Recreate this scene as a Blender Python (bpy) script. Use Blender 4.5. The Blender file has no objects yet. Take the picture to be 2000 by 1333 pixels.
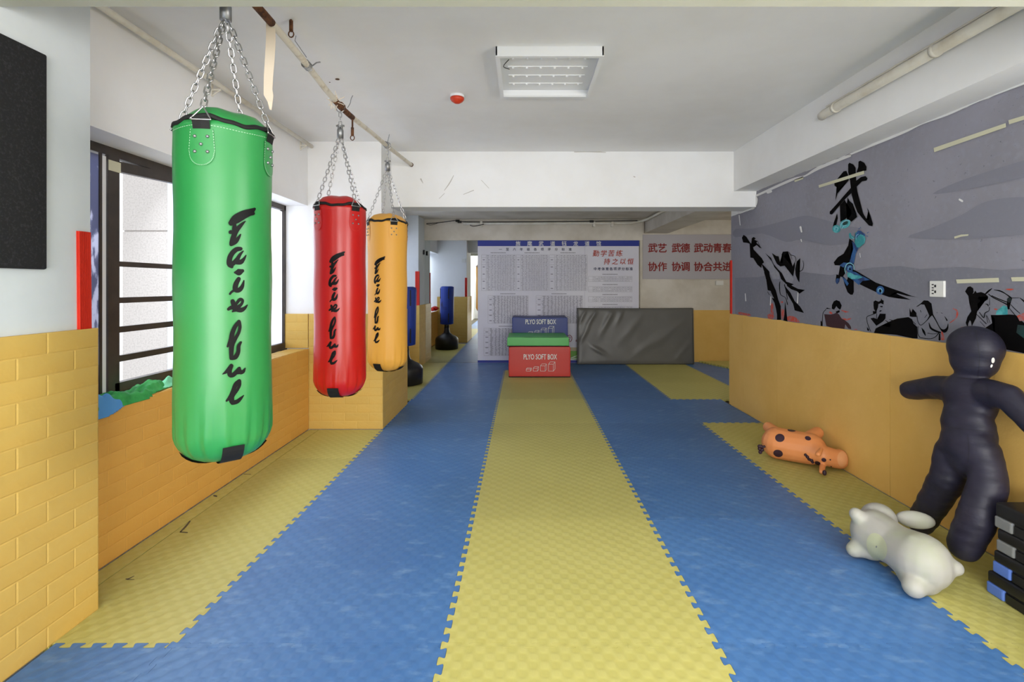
import bpy, bmesh, math, random
from mathutils import Vector, Matrix, noise
from mathutils.bvhtree import BVHTree
random.seed(7)
R = math.radians
PI = math.pi
C = bpy.context.scene.collection
sc = bpy.context.scene

# ------------------------------------------------------------------ camera
EYE = 1.321
F = 985.0
cam_d = bpy.data.cameras.new('camera')
cam = bpy.data.objects.new('camera', cam_d)
C.objects.link(cam)
cam.location = (0, 0, EYE)
cam.rotation_euler = (R(90), 0, 0)
cam_d.sensor_width = 36
cam_d.lens = F / 2000 * 36
cam_d.shift_x = -22 / 2000
cam_d.shift_y = -108.5 / 2000
cam_d.clip_start = 0.02
sc.camera = cam

# ------------------------------------------------------------------ world, lights, exposure
w = bpy.data.worlds.new('sky')
sc.world = w
w.use_nodes = True
w.node_tree.nodes['Background'].inputs['Color'].default_value = (0.93, 0.96, 1.0, 1)
w.node_tree.nodes['Background'].inputs['Strength'].default_value = 1.15
sc.view_settings.view_transform = 'Standard'
sc.view_settings.look = 'None'
sc.view_settings.gamma = 1
sc.view_settings.use_curve_mapping = False
sc.view_settings.exposure = 0.34


def area(name, loc, rot, sx, sy, power, col=(1, 1, 1)):
    l = bpy.data.lights.new(name, 'AREA')
    l.shape = 'RECTANGLE'
    l.size = sx
    l.size_y = sy
    l.energy = power
    l.color = col
    o = bpy.data.objects.new(name, l)
    C.objects.link(o)
    o.location = loc
    o.rotation_euler = rot
    return o


# fill lamp added behind the camera; daylight in the side window near the camera, and on the left windows
area('fill_front', (0.1, -3.2, 1.15), (R(112), 0, 0), 3.6, 1.8, 200, (1.0, 0.985, 0.96))
area('daylight_right', (2.27, 0.55, 1.4), (R(100), 0, R(90)), 1.5, 1.3, 46, (1.0, 0.98, 0.95))
area('daylight_left', (-3.15, 3.3, 3.05), (R(52), 0, R(-90)), 2.8, 1.1, 150, (0.86, 0.92, 1.0))
area('daylight_left_back', (-3.15, 7.0, 3.05), (R(52), 0, R(-90)), 1.9, 1.1, 110, (0.86, 0.92, 1.0))
area('fill_bay', (4.9, 6.9, 1.7), (R(90), 0, R(90)), 2.0, 1.2, 14, (1.0, 0.94, 0.86))  # added lamp lifting the far right bay, which has no window


# ------------------------------------------------------------------ materials
def srgb(r, g, b):
    f = lambda c: ((c / 255 + 0.055) / 1.055) ** 2.4 if c / 255 > 0.04045 else c / 255 / 12.92
    return (f(r), f(g), f(b), 1)


class Mat:
    """small node helper"""
    def __init__(s, name, col, rough=0.6, spec=0.4, metal=0.0):
        s.m = bpy.data.materials.new(name)
        s.m.use_nodes = True
        s.nt = s.m.node_tree
        s.b = s.nt.nodes['Principled BSDF']
        s.b.inputs['Base Color'].default_value = srgb(*col)
        s.b.inputs['Roughness'].default_value = rough
        s.b.inputs['Specular IOR Level'].default_value = spec
        s.b.inputs['Metallic'].default_value = metal
        s.col = srgb(*col)
        s.co = None
        s.bump_in = None

    def n(s, t, **kw):
        x = s.nt.nodes.new(t)
        for k, v in kw.items():
            if k in x.inputs:
                x.inputs[k].default_value = v
            else:
                setattr(x, k, v)
        return x

    def l(s, a, b):
        s.nt.links.new(a, b)

    def coords(s, kind='Object', scale=(1, 1, 1)):
        t = s.n('ShaderNodeTexCoord')
        mp = s.n('ShaderNodeMapping')
        mp.inputs['Scale'].default_value = scale
        s.l(t.outputs[kind], mp.inputs['Vector'])
        return mp.outputs['Vector']

    def noise_col(s, scale, c2, lo=0.35, hi=0.65, detail=5, amount=1.0, vec=None):
        v = vec or s.coords()
        nz = s.n('ShaderNodeTexNoise', Scale=scale, Detail=detail, Roughness=0.6)
        s.l(v, nz.inputs['Vector'])
        mr = s.n('ShaderNodeMapRange')
        mr.inputs['From Min'].default_value = lo
        mr.inputs['From Max'].default_value = hi
        mr.inputs['To Max'].default_value = amount
        s.l(nz.outputs['Fac'], mr.inputs['Value'])
        mx = s.n('ShaderNodeMix', data_type='RGBA')
        s.l(mr.outputs['Result'], mx.inputs['Factor'])
        cur = s.b.inputs['Base Color']
        if cur.is_linked:
            s.l(cur.links[0].from_socket, mx.inputs['A'])
        else:
            mx.inputs['A'].default_value = cur.default_value
        mx.inputs['B'].default_value = srgb(*c2)
        s.l(mx.outputs['Result'], cur)
        return s

    def bump(s, scale, strength=0.2, dist=0.01, detail=4, vec=None, height=None):
        if height is None:
            v = vec or s.coords()
            nz = s.n('ShaderNodeTexNoise', Scale=scale, Detail=detail)
            s.l(v, nz.inputs['Vector'])
            height = nz.outputs['Fac']
        bp = s.n('ShaderNodeBump', Strength=strength, Distance=dist)
        s.l(height, bp.inputs['Height'])
        nin = s.b.inputs['Normal']
        if nin.is_linked:
            s.l(nin.links[0].from_socket, bp.inputs['Normal'])
        s.l(bp.outputs['Normal'], nin)
        return s

    def vary(s, amt):
        """brightness differs a little from piece to piece"""
        oi = s.n('ShaderNodeObjectInfo')
        mr = s.n('ShaderNodeMapRange')
        mr.inputs['To Min'].default_value = 1 - amt
        mr.inputs['To Max'].default_value = 1 + amt
        s.l(oi.outputs['Random'], mr.inputs['Value'])
        hs = s.n('ShaderNodeHueSaturation')
        cur = s.b.inputs['Base Color']
        if cur.is_linked:
            s.l(cur.links[0].from_socket, hs.inputs['Color'])
        else:
            hs.inputs['Color'].default_value = cur.default_value
        s.l(mr.outputs['Result'], hs.inputs['Value'])
        s.l(hs.outputs['Color'], cur)
        return s


M = {}


def mk(name, col, rough=0.6, spec=0.4, metal=0.0):
    x = Mat(name, col, rough, spec, metal)
    M[name] = x.m
    return x


mk('plaster', (238, 239, 240), 0.85, 0.2).noise_col(1.6, (232, 232, 231), 0.4, 0.7).bump(60, 0.06, 0.004).bump(3, 0.1, 0.01)
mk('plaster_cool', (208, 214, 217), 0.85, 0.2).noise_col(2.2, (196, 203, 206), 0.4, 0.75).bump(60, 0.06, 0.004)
mk('plaster_warm', (214, 208, 196), 0.85, 0.2).noise_col(2.5, (190, 182, 166), 0.4, 0.8).bump(60, 0.06, 0.004)


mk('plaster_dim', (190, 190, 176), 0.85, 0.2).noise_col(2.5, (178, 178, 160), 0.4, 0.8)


def foam(name, c1, c2, line=False):
    x = mk(name, c1, 0.55, 0.35)
    x.noise_col(2.4, c2, 0.35, 0.7).noise_col(14, (236, 205, 120), 0.62, 0.8, amount=0.35)
    x.bump(90, 0.12, 0.003).bump(16, 0.35, 0.008)
    return x


foam('foam_yellow', (208, 176, 96), (203, 162, 76)).vary(0.03)
foam('foam_yellow_shaded', (218, 168, 84), (210, 154, 68)).vary(0.03)  # same foam under the windows, shade and bounced colour put into its tone
x = foam('foam_sheet_amber', (230, 188, 106), (222, 178, 92))
x.vary(0.02)
# scored embossing lines on the back of the foam sheets
v = x.coords('Object')
sx = x.n('ShaderNodeSeparateXYZ')
x.l(v, sx.inputs[0])
cb = x.n('ShaderNodeCombineXYZ')
x.l(sx.outputs['Y'], cb.inputs['X'])
x.l(sx.outputs['Z'], cb.inputs['Y'])
bt = x.n('ShaderNodeTexBrick')
bt.inputs['Scale'].default_value = 1
bt.inputs['Brick Width'].default_value = 0.23
bt.inputs['Row Height'].default_value = 0.077
bt.inputs['Mortar Size'].default_value = 0.002
x.l(cb.outputs[0], bt.inputs['Vector'])
x.bump(0, 0.16, 0.004, height=bt.outputs['Fac'])


def mat_tile(name, c1, c2, c3, wear, rough, worn):
    x = mk(name, c1, rough, 0.35)
    x.noise_col(1.7, c2, 0.3, 0.7)
    # leaf embossing, about 4 cm
    v = x.coords('Object')
    sx = x.n('ShaderNodeSeparateXYZ')
    x.l(v, sx.inputs[0])

    def mth(op, a, b=None):
        q = x.n('ShaderNodeMath', operation=op)
        for i, t in enumerate((a, b)):
            if t is None:
                continue
            if isinstance(t, (int, float)):
                q.inputs[i].default_value = t
            else:
                x.l(t, q.inputs[i])
        return q.outputs[0]
    k = 2 * PI / 0.0769
    a = mth('SINE', mth('MULTIPLY', sx.outputs['X'], k))
    b = mth('SINE', mth('MULTIPLY', sx.outputs['Y'], k))
    p = mth('MULTIPLY', a, b)
    mr = x.n('ShaderNodeMapRange')
    mr.interpolation_type = 'SMOOTHSTEP'
    mr.inputs['From Min'].default_value = -0.5
    mr.inputs['From Max'].default_value = 0.6
    x.l(p, mr.inputs['Value'])
    mx = x.n('ShaderNodeMix', data_type='RGBA')
    cur = x.b.inputs['Base Color']
    x.l(cur.links[0].from_socket, mx.inputs['A'])
    mx.inputs['B'].default_value = srgb(*c3)
    f = mth('MULTIPLY', mr.outputs['Result'], 0.4)
    x.l(f, mx.inputs['Factor'])
    x.l(mx.outputs['Result'], cur)
    x.bump(0, 0.28, 0.003, height=mr.outputs['Result'])
    if wear:
        x.noise_col(6, wear, 0.55, 0.82, detail=9, amount=worn, vec=x.coords('Object', (1, 2.2, 1)))
    # fine grain lines
    wv = x.n('ShaderNodeTexWave', Scale=75, Distortion=3.0)
    wv.inputs['Detail'].default_value = 2
    x.l(v, wv.inputs['Vector'])
    x.bump(0, 0.06, 0.001, height=wv.outputs['Fac'])
    x.vary(0.09)
    return x


mat_tile('mat_blue', (68, 112, 168), (80, 124, 178), (60, 106, 164), (150, 182, 212), 0.42, 0.5)
mat_tile('mat_yellow', (190, 183, 106), (182, 175, 97), (200, 194, 122), (196, 180, 88), 0.5, 0.3)
mk('subfloor', (88, 80, 62), 0.9)

for nm, col, hl in (('vinyl_green', (44, 134, 68), 0.34), ('vinyl_red', (186, 24, 20), 0.3), ('vinyl_yellow', (228, 168, 66), 0.5)):
    mk(nm, col, hl, 0.5).bump(160, 0.05, 0.001).bump(7, 0.12, 0.01)
mk('webbing', (18, 18, 18), 0.75).bump(300, 0.2, 0.001)
mk('print_black', (10, 10, 11), 0.5, 0.15)
mk('stitch', (190, 225, 195), 0.7)
mk('chrome', (190, 190, 192), 0.28, 0.5, 1.0).bump(30, 0.05, 0.001)
mk('steel_dull', (150, 152, 154), 0.45, 0.5, 0.9)
mk('rust', (110, 70, 42), 0.85).noise_col(40, (70, 44, 28), 0.4, 0.6).bump(80, 0.3, 0.002)
mk('rail_paint', (214, 208, 194), 0.6).noise_col(14, (180, 168, 146), 0.52, 0.7)
mk('peel_tape', (226, 212, 192), 0.7)
mk('pipe_white', (222, 218, 206), 0.45).noise_col(6, (204, 196, 178), 0.45, 0.7)
mk('frame_brown', (50, 44, 40), 0.45).noise_col(8, (62, 54, 48), 0.4, 0.6).bump(50, 0.1, 0.001)
mk('white_metal', (236, 238, 240), 0.4)
mk('black_felt', (34, 34, 35), 0.9, 0.2).noise_col(120, (48, 48, 50), 0.5, 0.7).bump(250, 0.25, 0.001)
mk('red_foam', (206, 42, 22), 0.6).bump(90, 0.1, 0.001)
mk('red_plastic', (200, 28, 20), 0.35)
mk('orange_alarm', (200, 62, 32), 0.45)
mk('cloth_green', (60, 168, 84), 0.8).noise_col(9, (40, 140, 70), 0.4, 0.6)
mk('cloth_mint', (120, 204, 160), 0.8)
mk('cloth_blue', (82, 150, 214), 0.8)
mk('black_plastic', (26, 26, 28), 0.45).bump(60, 0.08, 0.001)
mk('blue_pad', (40, 66, 160), 0.5).bump(50, 0.1, 0.002)
mk('grey_vinyl', (94, 93, 88), 0.4, 0.5).bump(20, 0.1, 0.003)
mk('box_red', (196, 42, 26), 0.45, 0.5).bump(14, 0.15, 0.006)
mk('box_green', (86, 180, 90), 0.45, 0.5).bump(14, 0.15, 0.006)
mk('box_blue', (26, 50, 124), 0.45, 0.5).bump(14, 0.15, 0.006)
mk('print_white', (225, 225, 222), 0.6)
mk('board_white', (222, 221, 228), 0.5).noise_col(0.8, (212, 211, 222), 0.4, 0.6)
mk('board_blue', (28, 46, 140), 0.5)
mk('ink_grey', (120, 118, 126), 0.6)
mk('ink_line', (160, 157, 162), 0.6)
mk('ink_navy', (38, 42, 80), 0.6)
mk('ink_red', (176, 60, 38), 0.6)
mk('ink_crimson', (132, 26, 22), 0.6)
mk('grass_green', (120, 175, 80), 0.6)
mk('beige_print', (196, 184, 150), 0.6)
mk('banner_grey', (178, 174, 178), 0.6)
x = mk('mural_paper', (150, 149, 160), 0.75, 0.25)
x.noise_col(1.3, (138, 137, 146), 0.35, 0.65).noise_col(30, (152, 153, 168), 0.5, 0.75, amount=0.7).noise_col(60, (92, 92, 100), 0.64, 0.74, amount=0.8)
x.bump(40, 0.1, 0.002)
for nm, col in (('mural_mountain', (132, 132, 144)), ('mural_mountain_dark', (122, 123, 134))):
    y_ = mk(nm, col, 0.75, 0.25)
    y_.noise_col(2.5, (130, 130, 142), 0.35, 0.65).noise_col(40, (136, 138, 150), 0.5, 0.75, amount=0.6).noise_col(60, (88, 88, 96), 0.68, 0.76, amount=0.7)
mk('mural_pale', (150, 151, 160), 0.75).noise_col(40, (138, 138, 148), 0.4, 0.7)
mk('mural_ink', (13, 12, 13), 0.9, 0.05)
mk('mural_maroon', (54, 28, 34), 0.7)
mk('mural_teal', (52, 142, 150), 0.7).noise_col(18, (90, 180, 188), 0.45, 0.6)
mk('mural_blue', (44, 92, 150), 0.7).noise_col(14, (28, 52, 100), 0.45, 0.6)
mk('mural_aqua', (130, 190, 208), 0.7)
mk('mural_darkgreen', (24, 62, 62), 0.7).noise_col(8, (20, 24, 24), 0.35, 0.6)
mk('mural_red', (190, 72, 52), 0.7).noise_col(40, (150, 110, 115), 0.45, 0.6)
mk('masking_tape', (206, 204, 178), 0.7)
mk('switch_white', (226, 226, 222), 0.4)
mk('paint_flake', (226, 226, 226), 0.8)
mk('dummy_navy', (44, 42, 60), 0.6, 0.35).noise_col(5, (36, 35, 50), 0.4, 0.6).bump(14, 0.4, 0.012, vec=Mat.coords).m if False else None
x = mk('dummy_navy', (38, 36, 53), 0.5, 0.4)
x.noise_col(5, (32, 31, 46), 0.4, 0.6).bump(500, 0.15, 0.001)
x.bump(14, 0.3, 0.008, vec=x.coords('Object', (1, 1, 3)))
x = mk('toy_white', (172, 170, 163), 0.5, 0.4)
x.noise_col(5, (166, 169, 148), 0.45, 0.7)
mk('toy_white_tip', (180, 184, 152), 0.5)
mk('toy_orange', (228, 150, 94), 0.45, 0.4).noise_col(3, (220, 141, 84), 0.4, 0.6)
mk('toy_spot', (52, 30, 44), 0.5)
mk('toy_peach', (232, 168, 118), 0.5)
mk('label_grey', (120, 122, 122), 0.6)
mk('label_blue', (86, 118, 196), 0.6)
x = mk('exterior_render', (196, 190, 185), 0.9, 0.1)
x.noise_col(60, (176, 170, 165), 0.45, 0.7).bump(60, 0.4, 0.01)
mk('exterior_trim', (205, 212, 232), 0.8)
x = mk('mirror_glass', (226, 230, 228), 0.015, 0.5, 1.0)
x = mk('frosted_glass', (236, 240, 244), 0.7, 0.3)
x.b.inputs['Transmission Weight'].default_value = 0.0
tr = x.n('ShaderNodeBsdfTranslucent')
tr.inputs['Color'].default_value = (0.95, 0.96, 1, 1)
ms = x.n('ShaderNodeMixShader')
ms.inputs[0].default_value = 0.8
out = x.nt.nodes['Material Output']
x.l(x.b.outputs[0], ms.inputs[1])
x.l(tr.outputs[0], ms.inputs[2])
x.l(ms.outputs[0], out.inputs['Surface'])
# glass with half-torn grey sun film
x = mk('filmed_glass', (126, 130, 154), 0.5, 0.4)
x.noise_col(7, (206, 208, 222), 0.5, 0.54, detail=9, vec=x.coords('Object', (1, 1.6, 0.55)))
tr = x.n('ShaderNodeBsdfTranslucent')
cc = x.b.inputs['Base Color'].links[0].from_socket
x.l(cc, tr.inputs['Color'])
ms = x.n('ShaderNodeMixShader')
ms.inputs[0].default_value = 0.55
out = x.nt.nodes['Material Output']
x.l(x.b.outputs[0], ms.inputs[1])
x.l(tr.outputs[0], ms.inputs[2])
x.l(ms.outputs[0], out.inputs['Surface'])

# ------------------------------------------------------------------ helpers


def link(name, me, mat=None, parent=None, smooth=False):
    o = bpy.data.objects.new(name, me)
    C.objects.link(o)
    if mat is not None and me is not None and not me.materials:
        for mm in (mat if isinstance(mat, (list, tuple)) else [mat]):
            me.materials.append(M[mm])
    if smooth and me is not None:
        for p in me.polygons:
            p.use_smooth = True
    if parent is not None:
        o.parent = parent
        pl = Vector(parent.location)
        q = parent.parent
        while q is not None:
            # meshes are always written in world coordinates; each parent's own offset is undone once
            q = q.parent
        o.matrix_parent_inverse = WORLD_OF.get(parent.name, Matrix.Translation(pl)).inverted()
    WORLD_OF[o.name] = Matrix.Identity(4)
    return o


WORLD_OF = {}


def tag(o, label, cat, group=None):
    o['label'] = label
    o['category'] = cat
    if group:
        o['group'] = group
    return o


def thing(name, label, cat, loc=(0, 0, 0), group=None):
    o = bpy.data.objects.new(name, None)
    C.objects.link(o)
    o.empty_display_size = 0.05
    o.location = loc
    WORLD_OF[o.name] = Matrix.Translation(loc)
    return tag(o, label, cat, group)


def struct(name, bm_or_me, mat):
    me = bm_or_me if isinstance(bm_or_me, bpy.types.Mesh) else to_me(bm_or_me)
    o = link(name, me, mat)
    o['kind'] = 'structure'
    return o


def to_me(bm, name='m', recalc=True):
    if recalc:
        bmesh.ops.recalc_face_normals(bm, faces=bm.faces)
    me = bpy.data.meshes.new(name)
    bm.to_mesh(me)
    bm.free()
    return me


def obj(name, bm, mat, parent=None, smooth=False, recalc=True):
    return link(name, to_me(bm, recalc=recalc), mat, parent, smooth)


def box(bm, x0, x1, y0, y1, z0, z1, mat=0):
    vs = [bm.verts.new((x, y, z)) for x in (x0, x1) for y in (y0, y1) for z in (z0, z1)]
    fs = []
    for idx in ((0, 1, 3, 2), (4, 6, 7, 5), (0, 4, 5, 1), (2, 3, 7, 6), (0, 2, 6, 4), (1, 5, 7, 3)):
        f = bm.faces.new([vs[i] for i in idx])
        f.material_index = mat
        fs.append(f)
    return vs


def bx(*boxes):
    bm = bmesh.new()
    for b in boxes:
        box(bm, *b)
    return bm


def rbox(x0, x1, y0, y1, z0, z1, r=0.01, seg=2, cuts=0, disp=0, dscale=4, seed=0):
    bm = bx((x0, x1, y0, y1, z0, z1))
    bmesh.ops.recalc_face_normals(bm, faces=bm.faces)
    if r:
        bmesh.ops.bevel(bm, geom=bm.edges[:], offset=r, segments=seg, profile=0.5, affect='EDGES')
    if cuts:
        bmesh.ops.subdivide_edges(bm, edges=bm.edges[:], cuts=cuts, use_grid_fill=True)
    if disp:
        bm.normal_update()
        for v in bm.verts:
            d = noise.noise(v.co * dscale + Vector((seed, seed * 2.1, 0)))
            v.co += v.normal * d * disp
    return bm


def tube(bm, pts, r, seg=8, cap=True, radii=None):
    pts = [Vector(p) for p in pts]
    n = len(pts)
    rings = []
    prev = None
    for i, p in enumerate(pts):
        t = (pts[min(i + 1, n - 1)] - pts[max(i - 1, 0)]).normalized()
        if prev is None:
            a = Vector((0, 0, 1)) if abs(t.z) < 0.9 else Vector((1, 0, 0))
            u = t.cross(a).normalized()
        else:
            u = (prev - t * prev.dot(t)).normalized()
        prev = u
        v = t.cross(u)
        rr = radii[i] if radii else r
        rings.append([bm.verts.new(p + (u * math.cos(2 * PI * k / seg) + v * math.sin(2 * PI * k / seg)) * rr) for k in range(seg)])
    for a, b in zip(rings, rings[1:]):
        for k in range(seg):
            bm.faces.new((a[k], a[(k + 1) % seg], b[(k + 1) % seg], b[k]))
    if cap:
        bm.faces.new(rings[0][::-1])
        bm.faces.new(rings[-1])


def tb(pts, r, seg=8, radii=None):
    bm = bmesh.new()
    tube(bm, pts, r, seg, radii=radii)
    return bm


def lathe(bm, prof, seg=32, cx=0, cy=0, cap=True):
    rings = [[bm.verts.new((cx + r * math.cos(2 * PI * k / seg), cy + r * math.sin(2 * PI * k / seg), z)) for k in range(seg)] for r, z in prof]
    for a, b in zip(rings, rings[1:]):
        for k in range(seg):
            bm.faces.new((a[k], a[(k + 1) % seg], b[(k + 1) % seg], b[k]))
    if cap:
        bm.faces.new(rings[0][::-1])
        bm.faces.new(rings[-1])


def ellipsoid(bm, c, rx, ry, rz, rot=None, seg=20, rings=12):
    res = bmesh.ops.create_uvsphere(bm, u_segments=seg, v_segments=rings, radius=1)
    m = Matrix.Translation(c) @ (rot.to_4x4() if rot else Matrix.Identity(4)) @ Matrix.Diagonal((rx, ry, rz, 1))
    bmesh.ops.transform(bm, matrix=m, verts=res['verts'])


def limb(bm, pts, radii, seg=16):
    """rounded tapered limb through points"""
    P, Q = [], []
    pts = [Vector(p) for p in pts]
    for i in range(len(pts) - 1):
        for k in range(6):
            t = k / 6
            P.append(pts[i].lerp(pts[i + 1], t))
            Q.append(radii[i] * (1 - t) + radii[i + 1] * t)
    P.append(pts[-1])
    Q.append(radii[-1])
    tube(bm, P, 0, seg, radii=Q)
    ellipsoid(bm, pts[0], radii[0], radii[0], radii[0], seg=16, rings=10)
    ellipsoid(bm, pts[-1], radii[-1], radii[-1], radii[-1], seg=16, rings=10)
    for p, r in zip(pts[1:-1], radii[1:-1]):
        ellipsoid(bm, p, r, r, r, seg=16, rings=10)


TMP = bpy.data.scenes.new('tmp')


def evaluate(o):
    TMP.collection.objects.link(o)
    with bpy.context.temp_override(scene=TMP, view_layer=TMP.view_layers[0]):
        dg = bpy.context.evaluated_depsgraph_get()
        dg.update()
    me = bpy.data.meshes.new_from_object(o.evaluated_get(dg))
    bpy.data.objects.remove(o)
    return me


def thicken(bm, t, direction=None):
    bm.normal_update()
    g = bmesh.ops.extrude_face_region(bm, geom=bm.faces[:], use_keep_orig=True)
    for v in [q for q in g['geom'] if isinstance(q, bmesh.types.BMVert)]:
        v.co += (Vector(direction) if direction else v.normal) * t


def remeshed(bm, voxel, smooth_it=8, fac=0.6):
    me = to_me(bm)
    o = bpy.data.objects.new('tmp', me)
    md = o.modifiers.new('r', 'REMESH')
    md.mode = 'VOXEL'
    md.voxel_size = voxel
    s = o.modifiers.new('s', 'SMOOTH')
    s.iterations = smooth_it
    s.factor = fac
    out = evaluate(o)
    for p in out.polygons:
        p.use_smooth = True
    return out


def bvh_of(me):
    return BVHTree.FromPolygons([v.co.copy() for v in me.vertices], [list(p.vertices) for p in me.polygons])


def at(px, py, Y):
    """photo pixel and depth to a point of the room"""
    return Vector(((px - 1022) / F * Y, Y, EYE - (py - 558) / F * Y))


def ray(px, py):
    return Vector(((px - 1022) / F, 1, -(py - 558) / F))


def crom(p, closed=False, n=5):
    out = []
    m = len(p)
    rng = range(m) if closed else range(m - 1)
    for i in rng:
        a = p[(i - 1) % m] if closed or i > 0 else p[0]
        b = p[i]
        c = p[(i + 1) % m]
        d = p[(i + 2) % m] if closed or i + 2 < m else p[-1]
        for k in range(n):
            t = k / n
            out.append(tuple(0.5 * (2 * b[j] + (c[j] - a[j]) * t + (2 * a[j] - 5 * b[j] + 4 * c[j] - d[j]) * t * t + (3 * b[j] - a[j] - 3 * c[j] + d[j]) * t ** 3) for j in range(len(b))))
    if not closed:
        out.append(tuple(p[-1]))
    return out


def ribbon(bm, pts, fn, n=5, wmin=0.004):
    """brush stroke: (x, y, width) points in drawing units, mapped on a surface by fn"""
    q = crom(pts, n=n)
    L, Rr = [], []
    m = len(q)
    dirs = []
    for i in range(m):
        dx = q[min(i + 1, m - 1)][0] - q[max(i - 1, 0)][0]
        dy = q[min(i + 1, m - 1)][1] - q[max(i - 1, 0)][1]
        l = math.hypot(dx, dy) or 1
        dirs.append((dx / l, dy / l))
    rows = []
    w0 = max(q[0][2], wmin) / 2
    for f_, s_ in ((-0.95, 0.3), (-0.7, 0.72)):
        rows.append((q[0][0] + dirs[0][0] * f_ * w0, q[0][1] + dirs[0][1] * f_ * w0, w0 * s_, dirs[0]))
    for i in range(m):
        rows.append((q[i][0], q[i][1], max(q[i][2], wmin) / 2, dirs[i]))
    w1 = max(q[-1][2], wmin) / 2
    for f_, s_ in ((0.7, 0.72), (0.95, 0.3)):
        rows.append((q[-1][0] + dirs[-1][0] * f_ * w1, q[-1][1] + dirs[-1][1] * f_ * w1, w1 * s_, dirs[-1]))
    prev = None
    for x_, y_, h, d in rows:
        cur = [bm.verts.new(fn(x_ - d[1] * h * s, y_ + d[0] * h * s)) for s in (-1, 0, 1)]
        if prev:
            for k in range(2):
                bm.faces.new((prev[k], cur[k], cur[k + 1], prev[k + 1]))
        prev = cur


def polyf(bm, pts, fn, smooth=0):
    if smooth:
        pts = crom(pts, True, smooth)
    vs = [bm.verts.new(fn(*p)) for p in pts]
    try:
        f = bm.faces.new(vs)
        bmesh.ops.triangulate(bm, faces=[f])
    except ValueError:
        pass


def ellipse_pts(cx, cy, rx, ry, rot=0, n=24):
    c, s = math.cos(rot), math.sin(rot)
    return [(cx + rx * math.cos(2 * PI * k / n) * c - ry * math.sin(2 * PI * k / n) * s, cy + rx * math.cos(2 * PI * k / n) * s + ry * math.sin(2 * PI * k / n) * c) for k in range(n)]


def crop(fn, ox, oy, s):
    return lambda a, b: fn(ox + a / s, oy + b / s)


def text_me(body, size, weight=0.0, xs=1.0, align='CENTER', spacing=1.0, shear=0):
    cu = bpy.data.curves.new('t', 'FONT')
    cu.body = body
    cu.size = size
    cu.offset = 0.0
    cu.align_x = align
    cu.align_y = 'CENTER'
    cu.space_character = spacing
    cu.shear = shear
    cu.resolution_u = 3
    me = evaluate(bpy.data.objects.new('t', cu))
    for v in me.vertices:
        v.co.x *= xs
    me.materials.clear()
    return me


def text_front(name, body, cx, y, cz, size, mat, parent, weight=0.0, xs=1.0, spacing=1.0, shear=0, fit=None):
    """flat print facing the camera side (-Y) at depth y; fit = full printed width"""
    me = text_me(body, size, weight, 1.0, 'CENTER', spacing, shear)
    if me.vertices:
        x0 = min(v.co.x for v in me.vertices)
        x1 = max(v.co.x for v in me.vertices)
        z0 = min(v.co.y for v in me.vertices)
        z1 = max(v.co.y for v in me.vertices)
        k = fit / (x1 - x0) if fit else xs
        for v in me.vertices:
            v.co = Vector((cx + (v.co.x - (x0 + x1) / 2) * k, y, cz + (v.co.y - (z0 + z1) / 2)))
    if weight and me.vertices:
        bm = bmesh.new()
        for k, (dx, dz) in enumerate(((0, 0), (weight, 0), (-weight, 0), (0, weight), (0, -weight))):
            m2 = me.copy()
            m2.transform(Matrix.Translation((dx, -0.0004 * k, dz)))
            bm.from_mesh(m2)
            bpy.data.meshes.remove(m2)
        me = to_me(bm, recalc=False)
    return link(name, me, mat, parent)


# ------------------------------------------------------------------ room shell
XL, XR = -1.99, 2.31
ZC, ZC2 = 2.65, 2.452
YM = 8.64          # mirror plane
floor = struct('floor', bx((-2.4, 7.0, -3.4, 9.0, -0.14, -0.03)), 'subfloor')
struct('ceiling', bx((-2.4, 2.5, -3.4, 5.1, ZC, ZC + 0.1)), 'plaster')
struct('ceiling', bx((-2.4, 7.0, 5.2, 9.0, ZC2, ZC2 + 0.1)), 'plaster_warm')

# left wall: upper band, dado wall under the windows, solid stretches
wl = struct('wall_left', bx((-2.24, XL, 2.04, 8.2, 2.057, 2.7),          # above the windows
                            (-2.24, XL, 2.04, 8.2, -0.03, 0.72),           # below
                            (-2.24, XL, -3.4, 2.0, -0.03, 2.7)), 'plaster')
struct('wall_left', bx((-2.28, -1.31, 4.655, 5.6, -0.03, 2.7)), 'plaster')    # deep pillar between the windows
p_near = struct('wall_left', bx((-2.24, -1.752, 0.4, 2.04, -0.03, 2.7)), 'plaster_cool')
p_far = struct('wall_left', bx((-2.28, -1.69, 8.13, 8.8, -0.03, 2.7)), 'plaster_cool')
wr = struct('wall_right', bx((XR, 2.5, 1.45, 5.6, -0.03, 2.7), (XR, 2.5, -0.25, 1.45, 2.2, 2.7), (XR, 2.5, -0.25, 1.45, -0.03, 0.85), (XR, 2.5, -3.4, -0.25, -0.03, 2.7)), 'plaster')
struct('wall_right', bx((6.9, 7.0, 5.4, 9.0, -0.03, 2.7), (2.5, 7.0, 5.4, 5.5, -0.03, 2.7)), 'plaster_warm')
struct('wall_back', bx((-2.24, XL + 0.3, -3.4, -3.3, -0.03, 2.7), (2.0, 2.5, -3.4, -3.3, -0.03, 2.7), (-1.7, 2.0, -3.4, -3.3, 2.5, 2.7), (-1.7, 2.0, -3.4, -3.3, -0.03, 0.6)), 'plaster')
# far wall: header above the mirror and wall with the banner
wf = struct('wall_front', bx((-1.7, 2.04, 8.62, 8.8, 2.093, 2.6), (-1.7, 2.04, 8.66, 8.8, -0.03, 2.1)), 'plaster_warm')
wf2 = struct('wall_front', bx((2.04, 7.0, 8.72, 8.9, -0.03, 2.6)), 'plaster_warm')
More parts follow.
